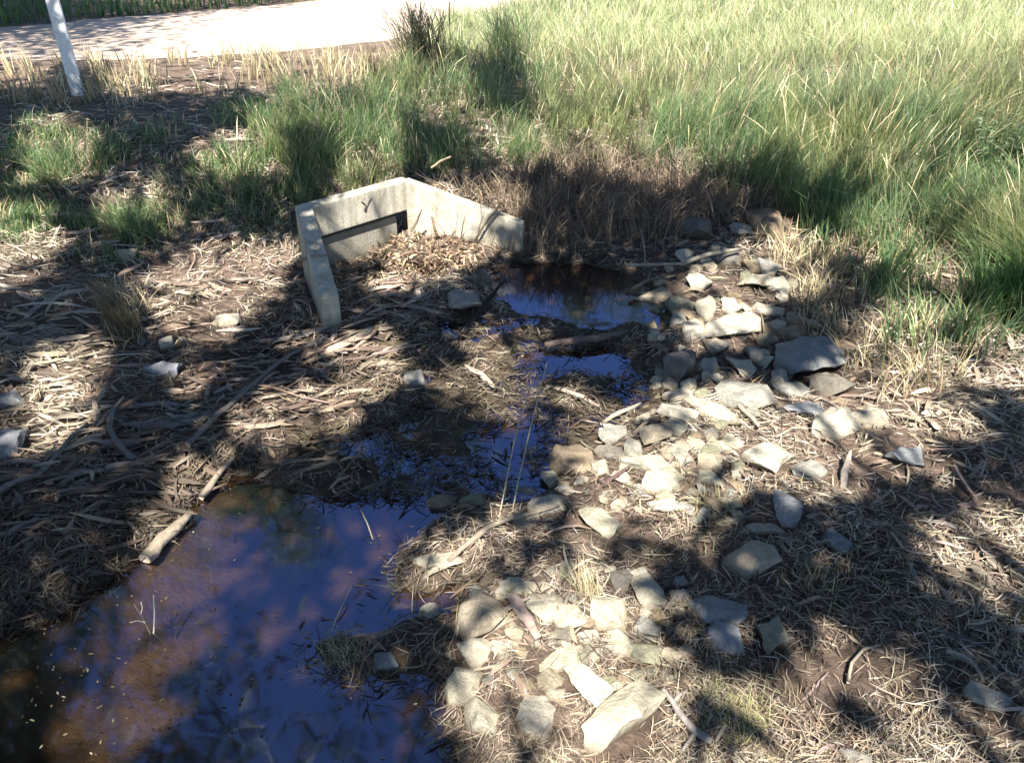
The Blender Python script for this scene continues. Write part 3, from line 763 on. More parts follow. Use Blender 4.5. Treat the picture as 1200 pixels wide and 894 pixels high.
stick('fallen_branch', 'long winding grey branch on the left bank', [(-5, 590), (12, 575), (48, 564), (68, 543), (85, 520), (105, 504)], 6, GR, 1, 'branch', lift=1.5)
stick('fallen_branch', 'hook-shaped bent grey branch on the left bank', [(147, 472), (134, 488), (130, 510), (143, 533), (161, 547)], 6, GR, 1, 'branch', lift=1.5, wid=[.6, 1, 1, 1.1])
stick('fallen_branch', 'longest dark branch running diagonally up the left bank', [(222, 528), (262, 490), (300, 455), (340, 425), (384, 400)], 6, GR, 1, 'branch', lift=1.5)
stick('bark_strip', 'broad shaded grey strip of bark shaped like a leaf', [(140, 501), (175, 502), (215, 497), (256, 487)], 26, (.30, .27, .25), .18, 'bark', wid=[.1, .5, 1, .9, .2])
stick('bark_strip', 'curved pale strip of bark lying in the sun below the diagonal branch', [(272, 500), (300, 504), (325, 500), (352, 489)], 10, (.50, .40, .30), .35, 'bark', wid=[.3, 1, 1, .4])
stick('bark_strip', 'thin pale strip of bark above the curved pale one', [(300, 472), (335, 464), (380, 458)], 9, (.46, .37, .28), .3, 'bark', wid=[.3, 1, .8, .3])
stick('bark_strip', 'sunlit broad strip of bark below the left wing wall', [(378, 420), (405, 405), (440, 387)], 19, (.52, .42, .32), .25, 'bark', wid=[.3, 1, .9, .3])
stick('bark_strip', 'long grey strip of bark left of the sunlit broad one', [(300, 404), (345, 400), (408, 378)], 12, (.36, .31, .27), .3, 'bark', wid=[.4, 1, .8, .2])
stick('bark_strip', 'second grey strip of bark under the diagonal branch', [(150, 480), (195, 476), (230, 480)], 10, (.28, .25, .23), .3, 'bark', wid=[.3, 1, .8, .2])
stick('fallen_branch', 'dead grey strip of wood reaching over the mud before the headwall', [(470, 360), (500, 366), (530, 374)], 10, (.33, .29, .24), .4, 'branch', wid=[.4, 1, .8, .3])
stick('fallen_branch', 'long curved tan stick crossing the flat rocks by the pool', [(526, 668), (545, 650), (572, 628), (600, 618), (642, 605), (655, 601)], 6, BK, 1, 'branch', lift=2.5, wid=[1, 1, .9, .5])
stick('fallen_branch', 'black forked stick poking out of the upper puddle', [(541, 396), (556, 372), (573, 350), (592, 328)], 8, (.035, .03, .028), 1, 'branch', zs=[0.0, .03, .07, .12], wid=[1.2, 1, .7, .3])
stick('fallen_branch', 'brown branch lying flat at the near side of the headwall pool', [(638, 404), (665, 400), (700, 397), (737, 389)], 9, (.22, .16, .13), 1, 'branch', zs=[.02, .03, .035, .03], wid=[.7, 1, 1, .6])
stick('bark_strip', 'pale splinter of bark on the marsh between the two blue puddles', [(545, 431), (562, 442), (580, 458)], 9, (.55, .46, .34), .4, 'bark', wid=[.3, 1, 1, .5])
stick('bark_strip', 'pale splinter of bark right of the marsh splinter', [(640, 455), (668, 463), (702, 480)], 8, (.50, .42, .33), .4, 'bark', wid=[.3, 1, 1, .5])
stick('bark_strip', 'pinkish rough chunk of bark beside the five-sided tan rock', [(600, 706), (612, 725), (631, 756)], 13, (.42, .32, .27), .7, 'bark', lift=1.5, wid=[.9, 1.1, 1, .6])
fk = stick('forked_branch', 'grey forked branch right of the largest rock', [(776, 818), (787, 832), (799, 850), (812, 866), (832, 879)], 8, (.36, .32, .29), 1, 'branch', lift=2, wid=[.6, .9, 1, .9])
for pts in ([(787, 832), (793, 824), (801, 817)], [(813, 867), (806, 876), (798, 888)]):
    t_o = stick('twig', None, pts, 5, (.36, .32, .29), 1, lift=2)
    t_o.parent = fk; t_o.location = t_o.location - fk.location
stick('fallen_branch', 'thin grey branch arching over the top of the upper rubble', [(797, 310), (815, 303), (838, 296), (868, 292)], 5, (.38, .34, .27), 1, 'branch', zs=[.09, .14, .17, .15])
stick('fallen_branch', 'thin straight twig left of the arching branch', [(735, 311), (770, 310), (800, 309)], 4, (.34, .30, .25), 1, 'branch', zs=[.08, .1, .1])
stick('fallen_branch', 'dark twig pointing over the pinkish flat rock', [(738, 348), (762, 338), (790, 331)], 4, (.22, .18, .14), 1, 'branch', lift=3)
stick('fallen_branch', 'short thick twig below the bright long slab', [(855, 474), (870, 490), (888, 508)], 6, (.40, .34, .27), 1, 'branch', lift=2)
stick('fallen_branch', 'pale twig pointing at the marsh from the middle rubble', [(705, 504), (725, 493), (750, 480)], 5, (.48, .42, .32), 1, 'branch', lift=2)
stick('fallen_branch', 'short tan twig leaning on the pinkish tan rock', [(741, 519), (752, 508), (765, 497)], 5, (.40, .32, .24), 1, 'branch', lift=3)
stick('bark_strip', 'upright strip of bark right of the flat grey rock', [(986, 577), (990, 556), (997, 527)], 9, (.40, .34, .29), .5, 'bark', zs=[.06, .10, .14], wid=[.5, 1, .8, .4])
stick('bark_strip', 'leaf-shaped grey strip of bark in the shade at the lower right', [(1060, 656), (1072, 680), (1087, 708)], 8, (.40, .34, .29), .4, 'bark', wid=[.3, .8, 1, .4])
stick('fallen_branch', 'thin twig ending at the leaf-shaped grey strip', [(1043, 630), (1058, 653), (1090, 657)], 3.5, (.42, .37, .30), 1, 'branch', lift=2)
stick('fallen_branch', 'curved twig touching the lone grey rock at the lower right', [(1106, 770), (1132, 780), (1143, 792), (1149, 806)], 5, (.36, .31, .26), 1, 'branch', lift=2)
stick('bark_strip', 'pale strip of bark near the right edge, in the patch of sun', [(1154, 646), (1160, 662), (1172, 676)], 9, (.45, .38, .30), .4, 'bark', wid=[.5, 1, .8, .2])
stick('bark_strip', 'pale pointed strip of bark at the very right edge', [(1176, 668), (1188, 676), (1200, 688)], 9, (.47, .40, .32), .4, 'bark', wid=[.3, 1, .8, .2])
stick('fallen_branch', 'small curved twig on the bare soil at the lower right', [(992, 806), (995, 785), (1009, 768), (1030, 762)], 3.5, (.42, .36, .28), 1, 'branch', lift=2)
stick('fallen_branch', 'dead stick lying on the grass above the right wing wall', [(505, 197), (515, 190), (528, 184)], 2.6, (.34, .28, .2), 1, 'branch', zs=[.47, .50, .55])
stick('fallen_branch', 'thick shaded stick near the first left bark heap', [(70, 575), (90, 560), (118, 552)], 10, (.26, .22, .19), .6, 'branch', wid=[.5, 1, .9, .4])
for lb, pts, zs in (('dark twig leaning steeply on the inside of the right wing wall', [(481, 272), (488, 262), (494, 246)], [.17, .22, .3]),
                    ('thin twig leaning beside the dark one in the headwall', [(512, 276), (506, 256), (500, 225)], [.15, .23, .36]),
                    ('thin straw stalk slanting across the right wing wall near its end', [(548, 297), (568, 262), (588, 238)], [.03, .19, .33]),
                    ('curly twig on top of the leaf drift in the headwall', [(515, 288), (525, 281), (533, 271)], [.16, .19, .22])):
    stick('leaning_twig', lb, pts, 2.6, (.20, .15, .10), 1, 'twig', zs=zs)
stick('leaning_twig', 'twig pushed against the outside of the left wing wall', [(352, 305), (365, 300), (383, 299)], 3.5, (.34, .29, .24), 1, 'twig', zs=[.22, .3, .31])
for lb, pts, zs in (('tallest thin dry stalk rising by the blue pool', [(598, 612), (608, 560), (622, 500), (641, 425)], [.03, .18, .33, .45]),
                    ('thin dry stalk just left of the tallest one', [(584, 612), (594, 560), (604, 510), (622, 452)], [.03, .15, .28, .38]),
                    ('short thin stalk standing out of the main pool', [(386, 745), (396, 720), (412, 686)], [.02, .07, .13]),
                    ('dark twig standing in the middle of the main pool', [(437, 632), (430, 612), (420, 592)], [.0, .03, .07])):
    stick('dry_stalk', lb, pts, 1.6, (.45, .40, .28), 1, 'stalk', zs=zs, sides=5)
tw = stick('dead_twig', 'small branched dead twig standing in the shallow at the left of the pool', [(176, 742), (168, 725), (157, 708)], 1.3, (.15, .13, .10), 1, 'twig', zs=[.0, .04, .09], sides=5)
for pts, zs in (([(170, 729), (162, 727), (152, 729)], [.035, .05, .055]), ([(165, 720), (167, 712), (165, 705)], [.05, .07, .09]), ([(180, 742), (181, 720), (180, 697)], [0, .05, .11])):
    t_o = stick('twiglet', None, pts, 1.6, (.35, .32, .25), 1, zs=zs, sides=5); t_o.parent = tw; t_o.location = t_o.location - tw.location

# ------------------------------------------------------------------ grass
GREEN = [(.14, .23, .09), (.20, .29, .12), (.10, .17, .08), (.29, .33, .16), (.17, .26, .15)]
DRY = [(.45, .37, .22), (.34, .27, .16), (.52, .46, .30), (.24, .18, .12)]
def blades(x, y, z, hgt, wd, colr, lean=.35, K=5, head=None, wind=(.0, 0)):
    n = len(x); th = rng.uniform(0, 2 * math.pi, n); ln = np.abs(rng.normal(0, lean, n)) + .05
    t = np.linspace(0, 1, K)[None]
    wx = 1.1 * (fbm(x, y, 2.6) - .5); wy = .9 * (fbm(x + 31, y, 2.6) - .5)
    lx = (np.cos(th) * ln + wx)[:, None] * hgt[:, None]; ly = (np.sin(th) * ln + wy)[:, None] * hgt[:, None]
    C = np.stack([x[:, None] + lx * t ** 1.8, y[:, None] + ly * t ** 1.8, z[:, None] - .01 + hgt[:, None] * (t - .28 * (ln[:, None] ** .8) * t ** 2.6)], -1)
    wa = rng.uniform(0, math.pi, n)
    prof = (1 - t ** 1.6) * .94 + .06
    if head is not None:
        prof = .35 + head[:, None] * 1.1 * np.exp(-((t - .88) / .10) ** 2)
    hw_ = wd[:, None] * prof
    Wv = np.stack([np.cos(wa)[:, None] * hw_, np.sin(wa)[:, None] * hw_, hw_ * 0], -1)
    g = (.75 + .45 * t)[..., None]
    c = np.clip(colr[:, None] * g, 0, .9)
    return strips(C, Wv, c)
def field(n, dens, hfn, wpx, cols, wts, lean=.35, clump=0, y0=-45, y1=960, K=5, head=False, colfn=None, x0=-160, x1=1360):
    px, py, x, y, z = sample_px(n, x0, x1, y0, y1)
    if clump:   # gather blades round tussock centres
        m = max(1, n // clump); ids = rng.integers(0, m, n)
        cx, cy = px[:m][ids], py[:m][ids]; s0 = np.sqrt(np.maximum(6 / np.maximum(np.hypot(x[:m], y[:m])[ids], 1), .05))
        px = cx + rng.normal(0, 7, n) * s0; py = cy + rng.normal(0, 3.5, n) * s0; py = np.maximum(py, y0)
        x, y, z = G(px, py); z = H(x, y)
    k = (rng.random(n) < dens(px, py, x, y)) & (z > .008) & (~inpoly(x, y, ROAD)) & (~inpoly(x, y, hwpoly)) & (~on_rock(x, y, .7))
    px, py, x, y, z = [v[k] for v in (px, py, x, y, z)]; n = len(x); s = dist_scale(x, y)
    hgt = hfn(px, py, x, y) * rng.uniform(.55, 1.15, n)
    wd = np.clip(rng.uniform(wpx[0], wpx[1], n) * s * .5, .0009, .012)
    c = pal(n, cols, wts, .2)
    if colfn is not None: c = colfn(c, px, py, x, y)
    return blades(x, y, z, hgt, wd, c, lean, K, head=rng.uniform(.5, 1, n) if head else None)
LUSH = [(350, 252), (335, 200), (290, 165), (330, 118), (450, 105), (490, 60), (530, 20), (580, -60), (1400, -60), (1400, 360), (1250, 380), (1180, 330), (1110, 290), (1060, 300), (1010, 300), (960, 272), (900, 248), (820, 232), (740, 205), (640, 198), (560, 205), (500, 208), (470, 214), (420, 226), (365, 246)]
def d_lush(px, py, x, y):
    d = inpoly(px, py, LUSH) * np.clip(.3 + 1.7 * (fbm(x, y, 2.1) - .3), .08, 1) * (1 - .35 * blob(px, py, [(640, 120, 110, 60, 1)])); return d * (1 - .75 * blob(px, py, [(1090, 268, 60, 16, 1), (700, 60, 40, 15, .4), (800, 215, 60, 14, .5)]))
def tintg(c, px, py, x, y):
    n = fbm(x + 3, y + 7, 1.4)[:, None]; yl = ss(.42, .62, n)
    c = c * (1 - .5 * yl) + np.array([.30, .30, .12]) * .5 * yl
    far = ss(190, 10, py)[:, None] * ss(500, 850, px)[:, None]  # sun-washed brightness of the far grass put into the blade colour
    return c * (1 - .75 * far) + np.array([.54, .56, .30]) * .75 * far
hl = lambda px, py, x, y: (.14 + .36 * fbm(x, y, 1.3) + .10 * ss(600, 1200, px)) * (1 - .35 * ss(120, 20, py))
parts = [field(120000, d_lush, hl, (.55, 1.35), GREEN, [4, 4, 3, 2, 2], .42, 55, colfn=tintg, y1=400),
         field(60000, d_lush, hl, (.5, 1.2), GREEN, [4, 4, 3, 2, 2], .5, 0, colfn=tintg, y1=400)]
# pale sunny meadow behind, where the ground runs on past the road
dm = lambda px, py, x, y: (px > 470) * (py < 75) * (inpoly(px, py, LUSH) | (py < 20)) * .95
parts.append(field(42000, dm, lambda px, py, x, y: .24 + .2 * fbm(x, y, 1.), (.8, 1.8), [(.38, .43, .20), (.48, .50, .27), (.30, .37, .17), (.56, .52, .36)], [3, 3, 2, 2], .4, 0, x0=440, y1=80, y0=-50))
# left patches of shorter green
LG = [(70, 185, 62, 38, 1.), (165, 262, 50, 26, 1.), (45, 265, 60, 28, .8), (235, 225, 60, 32, .55), (300, 210, 55, 60, .7), (10, 215, 40, 40, .8), (330, 150, 70, 28, .7), (200, 160, 50, 14, .35), (120, 300, 60, 14, .4)]
d_left = lambda px, py, x, y: blob(px, py, LG) * np.clip(.45 + 2.6 * (fbm(x, y, 3.) - .42), 0, 1)
parts.append(field(60000, d_left, lambda px, py, x, y: (.05 + .15 * fbm(x, y, 2.)), (.8, 1.8), GREEN, [4, 4, 3, 2, 2], .5, 30, x1=480, y0=110, y1=330))
# right edge
RG = [(1190, 330, 50, 60, 1.), (1150, 240, 70, 40, .8), (1050, 330, 40, 40, .5), (980, 260, 40, 40, .6), (1100, 400, 60, 30, .3), (1160, 380, 40, 30, .5)]
parts.append(field(26000, lambda px, py, x, y: blob(px, py, RG) * .9, lambda px, py, x, y: .16 + .16 * fbm(x, y, 2.), (1.1, 2.4), GREEN, [4, 4, 3, 3, 2], .45, 30, x0=900, y0=180, y1=460))
V, Q, c = join(parts)
tag(link('green_grass', npmesh('green_grass', V, Q, c), m_grass), 'lush green grass growing over the bank of the road', 'green grass', kind='stuff')
parts = [field(30000, d_lush, lambda px, py, x, y: .5 * hl(px, py, x, y), (.5, 1.2), [(.34, .29, .17), (.24, .2, .12), (.44, .39, .25)], [3, 3, 2], .9, 12, y1=380),
         field(26000, lambda *a: .55 * d_left(*a), lambda px, py, x, y: .09 + .12 * fbm(x, y, 2.), (.7, 1.5), DRY, [4, 3, 3, 3], .6, 20, x1=480, y0=90, y1=340),
         field(13000, d_lush, lambda px, py, x, y: hl(px, py, x, y) * 1.15, (.45, .9), DRY, [4, 3, 4, 1], .3, 0, head=True, y1=380, K=7),
         field(16000, lambda px, py, x, y: blob(px, py, [(380, 88, 120, 18, 1), (300, 78, 60, 16, .7), (560, 85, 60, 20, .5), (700, 75, 120, 30, .5), (215, 68, 18, 12, 1), (110, 100, 150, 24, .6)]), lambda px, py, x, y: .2 + .12 * fbm(x, y, 2.), (.9, 1.8), DRY, [4, 3, 4, 1], .35, 20, y0=30, y1=130, head=False),
         field(26000, lambda px, py, x, y: blob(px, py, [(960, 340, 45, 50, 1), (1090, 370, 70, 45, .6), (930, 300, 40, 30, .7), (1060, 300, 60, 20, .7), (1000, 400, 60, 40, .5), (1080, 440, 60, 30, .4), (150, 375, 22, 34, .9), (560, 225, 40, 12, .6)]), lambda px, py, x, y: .12 + .12 * fbm(x, y, 2.), (.9, 1.8), DRY, [4, 3, 3, 2], .5, 25, x0=100, y0=200, y1=480),
         field(15000, lambda px, py, x, y: blob(px, py, [(700, 245, 130, 40, 1), (840, 250, 60, 25, .6), (640, 270, 40, 30, .9)]), lambda px, py, x, y: .2 + .16 * fbm(x, y, 2.), (.9, 1.7), [(.20, .15, .11), (.3, .23, .16), (.13, .10, .08)], [3, 3, 2], .8, 20, x0=500, x1=960, y0=190, y1=320),
         field(9000, lambda px, py, x, y: .25 + 0 * px, lambda px, py, x, y: .04 + .06 * fbm(x, y, 2.), (.7, 1.3), DRY, [4, 3, 3, 2], .9, 8, y0=260),
         field(7000, lambda px, py, x, y: blob(px, py, [(858, 835, 48, 26, 1), (840, 600, 34, 30, .9), (1000, 590, 60, 25, .8), (690, 675, 14, 30, .8), (1185, 765, 30, 30, .8), (980, 690, 70, 40, .5), (870, 790, 40, 30, .6), (570, 850, 60, 30, .2), (400, 765, 45, 14, .9)]), lambda px, py, x, y: .05 + .06 * fbm(x, y, 2.), (.7, 1.5), [(.45, .40, .22), (.28, .27, .13), (.34, .27, .16)], [3, 2, 2], .7, 30, y0=540)]
V, Q, c = join(parts)
tag(link('dry_grass', npmesh('dry_grass', V, Q, c), m_straw), 'straw coloured dry grass and seed stalks standing among the green', 'dry grass', kind='stuff')
# verge across the road
def verge(n):
    x = rng.uniform(-30, 60, n); yl = np.interp(x, [q[0] for q in fw], [q[1] for q in fw]); y = yl + rng.exponential(3., n) + .15
    return x, y
x, y = verge(26000); z = np.full(len(x), ZR); n = len(x)
cg = pal(n, [(.06, .14, .05), (.10, .20, .06), (.14, .2, .07), (.3, .27, .15)], [4, 4, 2, 1], .2)
V, Q, c = blades(x, y, z, rng.uniform(.12, .42, n), rng.uniform(.006, .016, n), cg, .35, 4)
tag(link('verge_grass', npmesh('verge_grass', V, Q, c), m_grass), 'dark green grass on the far side of the gravel road', 'verge grass', kind='stuff')

def tussock(name, label, px, py, n, hgt, spread, cols, wts, lean=.5, wd=(.0016, .0035), head=False, mat=None, cat='tussock'):
    g = G1(px, py); r = rng.uniform(0, 1, n) ** .7 * spread; a = rng.uniform(0, 6.28, n)
    x = r * np.cos(a); y = r * np.sin(a); z = H(x + g.x, y + g.y) - g.z
    V, Q, c = blades(x, y, z, hgt * rng.uniform(.5, 1.1, n), rng.uniform(wd[0], wd[1], n), pal(n, cols, wts), lean, 6, head=rng.uniform(.5, 1, n) if head else None)
    tag(link(name, npmesh(name, V, Q, c), mat or m_grass, None, g), label, cat)
tussock('grass_tussock', 'tall dark tussock of rushes at the road edge behind the headwall', 500, 92, 420, .62, .24, [(.07, .08, .05), (.11, .11, .07), (.2, .17, .11)], [3, 3, 1], .25, (.003, .006), True)
tussock('grass_tussock', 'tall seeding green tussock right of the dark rush tussock', 600, 82, 380, .6, .26, [(.18, .26, .11), (.34, .33, .19), (.13, .2, .09)], [3, 3, 2], .3, (.002, .005), True)
tussock('grass_tussock', 'bright green tussock lit by the sun at the far left', 68, 205, 300, .26, .14, GREEN, [2, 4, 1, 4, 1], .5)
tussock('grass_tussock', 'fan of green blades on the left bank below the marker post', 158, 275, 260, .22, .12, GREEN, [2, 4, 1, 4, 3], .7)
tussock('grass_tussock', 'pale green tussock at the edge of the straw on the right', 985, 262, 320, .28, .16, [(.16, .26, .13), (.2, .3, .12), (.3, .33, .2)], [3, 3, 2], .5)
tussock('grass_tussock', 'dark shaded dry tussock standing upright on the left bank', 150, 395, 340, .30, .07, [(.12, .10, .06), (.2, .16, .1)], [2, 2], .15, (.001, .0028), mat=m_straw)
tussock('grass_tussock', 'small green sprig growing out of the marsh above the main pool', 462, 556, 16, .13, .03, [(.14, .22, .08)], [1], 1.0, (.002, .0035))
tussock('grass_tussock', 'dull short tuft on bare soil between the forked branch and the lone olive rock', 862, 842, 420, .075, .085, [(.42, .38, .2), (.28, .28, .14)], [3, 2], .9, (.0007, .0016), mat=m_straw)
tussock('grass_tussock', 'dry upright tuft above the blotched blocky rock', 690, 700, 60, .15, .035, [(.5, .43, .26), (.35, .3, .16)], [2, 1], .25, (.0008, .0018), mat=m_straw)
tussock('grass_tussock', 'dry tuft crowning the little island in the pool', 400, 772, 260, .07, .07, [(.42, .36, .22), (.28, .24, .14)], [2, 1], .9, (.0006, .0014), mat=m_straw)
tussock('grass_tussock', 'tiny green sprig at the tip of the straw bank by the pool', 462, 690, 22, .06, .02, [(.15, .24, .08)], [1], 1.0, (.0008, .0016))
tussock('broad_leaved_weed', 'few broad dark green blades sprouting on the left bank', 265, 195, 9, .26, .03, [(.06, .14, .06)], [1], .45, (.006, .010), cat='weed')
tussock('grass_tussock', 'dark green tussock at the right edge below the pale weed', 1185, 365, 380, .34, .16, [(.07, .16, .05), (.12, .2, .07)], [3, 2], .5)
# pale leafy weed at the right
g = G1(1165, 205); n = 240; st = rng.integers(0, 12, n); a = st * .52; hh = rng.uniform(.05, .34, n)
x = np.cos(a) * .12 * (hh / .3) + np.cos(a) * .05; y = np.sin(a) * .12 * (hh / .3) + np.sin(a) * .05
th = rng.uniform(0, 6.28, n); L = rng.uniform(.03, .07, n); t = np.linspace(0, 1, 4)[None]
C = np.stack([x[:, None] + np.cos(th)[:, None] * L[:, None] * t, y[:, None] + np.sin(th)[:, None] * L[:, None] * t, hh[:, None] + L[:, None] * (.6 * t - .7 * t * t)], -1)
hwid = .009 * np.sin(np.clip(t * .9 + .08, 0, 1) * math.pi); hwid = np.tile(hwid, (n, 1))
Wv = np.stack([-np.sin(th)[:, None] * hwid, np.cos(th)[:, None] * hwid, hwid * 0], -1)
w_ = empty('leafy_weed', g); tag(w_, 'pale grey-green leafy weed standing in the grass at the right edge', 'weed')
V, Q, c = strips(C, Wv, pal(n, [(.24, .31, .18), (.34, .38, .26), (.17, .25, .12)], [2, 1, 1])); link('leaves', npmesh('leaves', V, Q, c), m_grass, w_)
link('stems', quads_to_mesh('stems', [tube_arr([(math.cos(a) * .04, math.sin(a) * .04, -.02), (math.cos(a) * .10, math.sin(a) * .10, .17), (math.cos(a) * .17, math.sin(a) * .17, .34)], [.003, .0025, .001], (.2, .26, .14), 5) for a in [i * .52 for i in range(12)]]), m_grass, w_)

# ------------------------------------------------------------------ trees
def leafset(P, L, wd, cols, wts):
    n = len(P); th = rng.uniform(0, 6.28, n); dr = rng.uniform(-1.2, .3, n)
    d = np.stack([np.cos(th) * np.cos(dr), np.sin(th) * np.cos(dr), np.sin(dr)], -1)
    sd2 = np.cross(d, rng.normal(0, 1, (n, 3))); sd2 /= np.linalg.norm(sd2, axis=1, keepdims=True) + 1e-9
    t = np.array([0, .4, 1.])[None, :, None]
    C = P[:, None] + d[:, None] * L[:, None, None] * t; C[:, :, 2] -= (L[:, None] * .15 * t[..., 0] ** 2)
    Wv = sd2[:, None] * wd[:, None, None] * np.array([.15, 1, .08])[None, :, None]
    return strips(C, Wv, pal(n, cols, wts))
LEAFC = [(.06, .10, .045), (.09, .13, .06), (.045, .08, .04)]
def limb(a, b, r0, r1, n=7, wob=.12, colr=(.30, .25, .20), sides=7):
    a = Vector(a); b = Vector(b); L = (b - a).length; P = []
    o = Vector([random.uniform(-1, 1) for _ in range(3)]) * L * wob; o2 = Vector([random.uniform(-1, 1) for _ in range(3)]) * L * wob * .4
    for i in range(n):
        t = i / (n - 1); P.append(a.lerp(b, t) + o * math.sin(math.pi * t) + o2 * math.sin(2 * math.pi * t))
    return P, tube_arr(P, [r0 * (1 - t / (n - 1)) + r1 * t / (n - 1) for t in range(n)], colr, sides)

# which parts of the ground lie in the sun (measured on the photograph, as ground areas)
LIT = [
 [(0, 72), (60, 72), (60, 100), (0, 104)], [(300, 100), (420, 98), (560, 130), (555, 165), (480, 140), (330, 135)], [(560, 140), (640, 140), (690, 180), (640, 196), (575, 185)],
 [(112, 388), (124, 400), (122, 440), (116, 490), (98, 528), (34, 528), (22, 505), (25, 475), (60, 425)],
 [(-10, 245), (70, 240), (80, 275), (52, 332), (-10, 335)],
 [(32, 140), (70, 132), (118, 165), (124, 200), (95, 216), (40, 212)],
 [(130, 222), (175, 208), (205, 225), (208, 258), (180, 275), (140, 268)],
 [(176, 330), (240, 285), (335, 278), (352, 300), (330, 335), (282, 392), (185, 388)],
 [(232, 160), (290, 150), (335, 170), (328, 205), (255, 205), (225, 190)],
 [(268, 505), (300, 465), (385, 445), (425, 470), (420, 495), (352, 515)],
 [(380, 415), (420, 385), (470, 388), (480, 430), (430, 480), (400, 460)],
 [(215, 540), (272, 528), (262, 570), (280, 600), (225, 700), (200, 790), (130, 896), (50, 905), (70, 860), (130, 780), (170, 690), (185, 640)],
 [(385, 630), (430, 595), (485, 590), (450, 640), (400, 665)], [(290, 690), (350, 655), (370, 690), (320, 730)],
 [(480, 640), (560, 608), (640, 560), (650, 530), (700, 490), (740, 470), (760, 450), (850, 445), (905, 450), (1000, 455), (1070, 440), (1120, 440), (1140, 500), (1080, 545), (1000, 552), (950, 575), (905, 560), (880, 590), (850, 600), (800, 610), (790, 640), (740, 650), (770, 680), (780, 720), (800, 790), (850, 810), (800, 905), (600, 905), (540, 870), (520, 810), (540, 740), (530, 700), (480, 690)],
 [(788, 350), (800, 325), (850, 300), (880, 260), (930, 260), (960, 300), (950, 350), (900, 345), (880, 395), (800, 405), (790, 380)],
 [(1000, 215), (1220, 200), (1220, 330), (1150, 340), (1060, 330), (980, 300)],
 [(1030, 345), (1150, 355), (1220, 400), (1220, 470), (1150, 440), (1060, 435), (960, 460), (975, 400)],
 [(1090, 600), (1220, 590), (1220, 650), (1160, 680), (1100, 650)],
 [(930, 760), (990, 745), (1050, 765), (1040, 800), (960, 800)], [(880, 850), (920, 800), (990, 820), (1010, 905), (870, 905)], [(1045, 800), (1110, 790), (1130, 840), (1070, 880)],
 [(820, 800), (890, 800), (900, 860), (830, 860)],
 [(620, -60), (1400, -60), (1400, 185), (1180, 235), (1000, 232), (930, 222), (860, 195), (820, 200), (720, 170), (640, 150), (600, 60)],
 [(-200, -60), (700, -60), (620, 40), (420, 62), (330, 50), (200, 62), (-200, 66)],
 [(270, 78), (470, 75), (560, 100), (560, 130), (460, 125), (380, 115), (290, 110)], [(110, 78), (300, 68), (300, 104), (200, 118), (140, 108)],
 [(400, 150), (470, 140), (465, 215), (452, 225), (400, 232)], [(285, 125), (390, 125), (385, 165), (330, 165)],
 [(408, 300), (415, 225), (455, 218), (462, 262), (450, 300)], [(478, 300), (478, 235), (530, 205), (550, 245), (600, 255), (598, 290), (560, 318), (450, 345), (430, 320)],
 [(540, 225), (590, 215), (600, 248), (570, 258)], [(650, 175), (800, 160), (815, 205), (760, 225), (660, 215)],
 [(530, 385), (620, 375), (640, 405), (560, 418)], [(500, 440), (560, 415), (640, 440), (720, 465), (700, 485), (560, 480)], [(330, 395), (350, 385), (370, 400), (350, 410)],
 [(200, 420), (240, 415), (250, 440), (215, 470)],
]
DARK = [[(470, 700), (560, 730), (600, 770), (590, 800), (480, 790)], [(700, 640), (760, 655), (770, 680), (720, 690)], [(900, 400), (1000, 395), (1000, 440), (930, 460), (880, 420)], [(580, 730), (690, 740), (640, 765), (570, 780)],
        [(700, 830), (760, 800), (775, 815), (720, 850)], [(560, 870), (700, 855), (720, 875), (600, 905)], [(800, 240), (880, 220), (940, 250), (880, 290), (800, 300)], [(820, 560), (880, 540), (890, 600), (830, 620)],
        [(540, 640), (640, 640), (650, 665), (560, 672)], [(516, 310), (532, 210), (552, 222), (542, 305)], [(560, 325), (575, 235), (583, 240), (578, 325)]]
def dapple(qx, qy, pr):
    ax_, ay_ = proj(qx, qy, np.maximum(H(qx, qy), 0)); calm = np.where((ax_ < 560) & (ay_ > 270), .22, np.where((ax_ > 560) & (ay_ < 190), .6, 1.))
    d2 = fbm(qx + 2, qy * .6, 8., 3); big = fbm(qx, qy + 3, 1.7)
    up = np.where((ax_ > 780) & (ay_ > 540), .75, .32) * calm * ss(.57, .65, d2 + .25 * (big - .5)); dn = np.where((ax_ > 760) & (ay_ > 690), .9, .38) * calm * ss(np.where((ax_ > 760) & (ay_ > 690), .50, .64), np.where((ax_ > 760) & (ay_ > 690), .60, .71), d2 + .3 * (big - .5))
    return np.clip(pr * (1 - dn) + (1 - pr) * up, 0, 1)
def shade(qx, qy, qz):
    px, py = proj(qx, qy, qz)
    px = px + (fbm(qx + 5, qy, 3.) - .5) * 26; py = py + (fbm(qx, qy + 5, 3.) - .5) * 20
    lit = np.zeros(px.shape, bool); dk = np.zeros(px.shape, bool)
    for P in LIT: lit |= inpoly(px, py, P)
    for P in DARK: dk |= inpoly(px, py, P)
    out = (py > 905) | (px < -30) | (px > 1230)
    pr = np.where(lit, np.where(dk, .7, 0.), 1.)
    for cx, cy, rr_ in ((70, 465, 40), (185, 650, 30), (150, 740, 32), (110, 820, 30)): pr = np.where(np.hypot(px - cx, (py - cy) * .7) < rr_, -.8, pr)
    return np.where(out, .93 * (fbm(qx, qy, .9) > .36), pr)
nL = 230000
qx = rng.uniform(-6.5, 6.5, nL); qy = rng.uniform(-.5, 8.6, nL); qz = H(qx, qy)
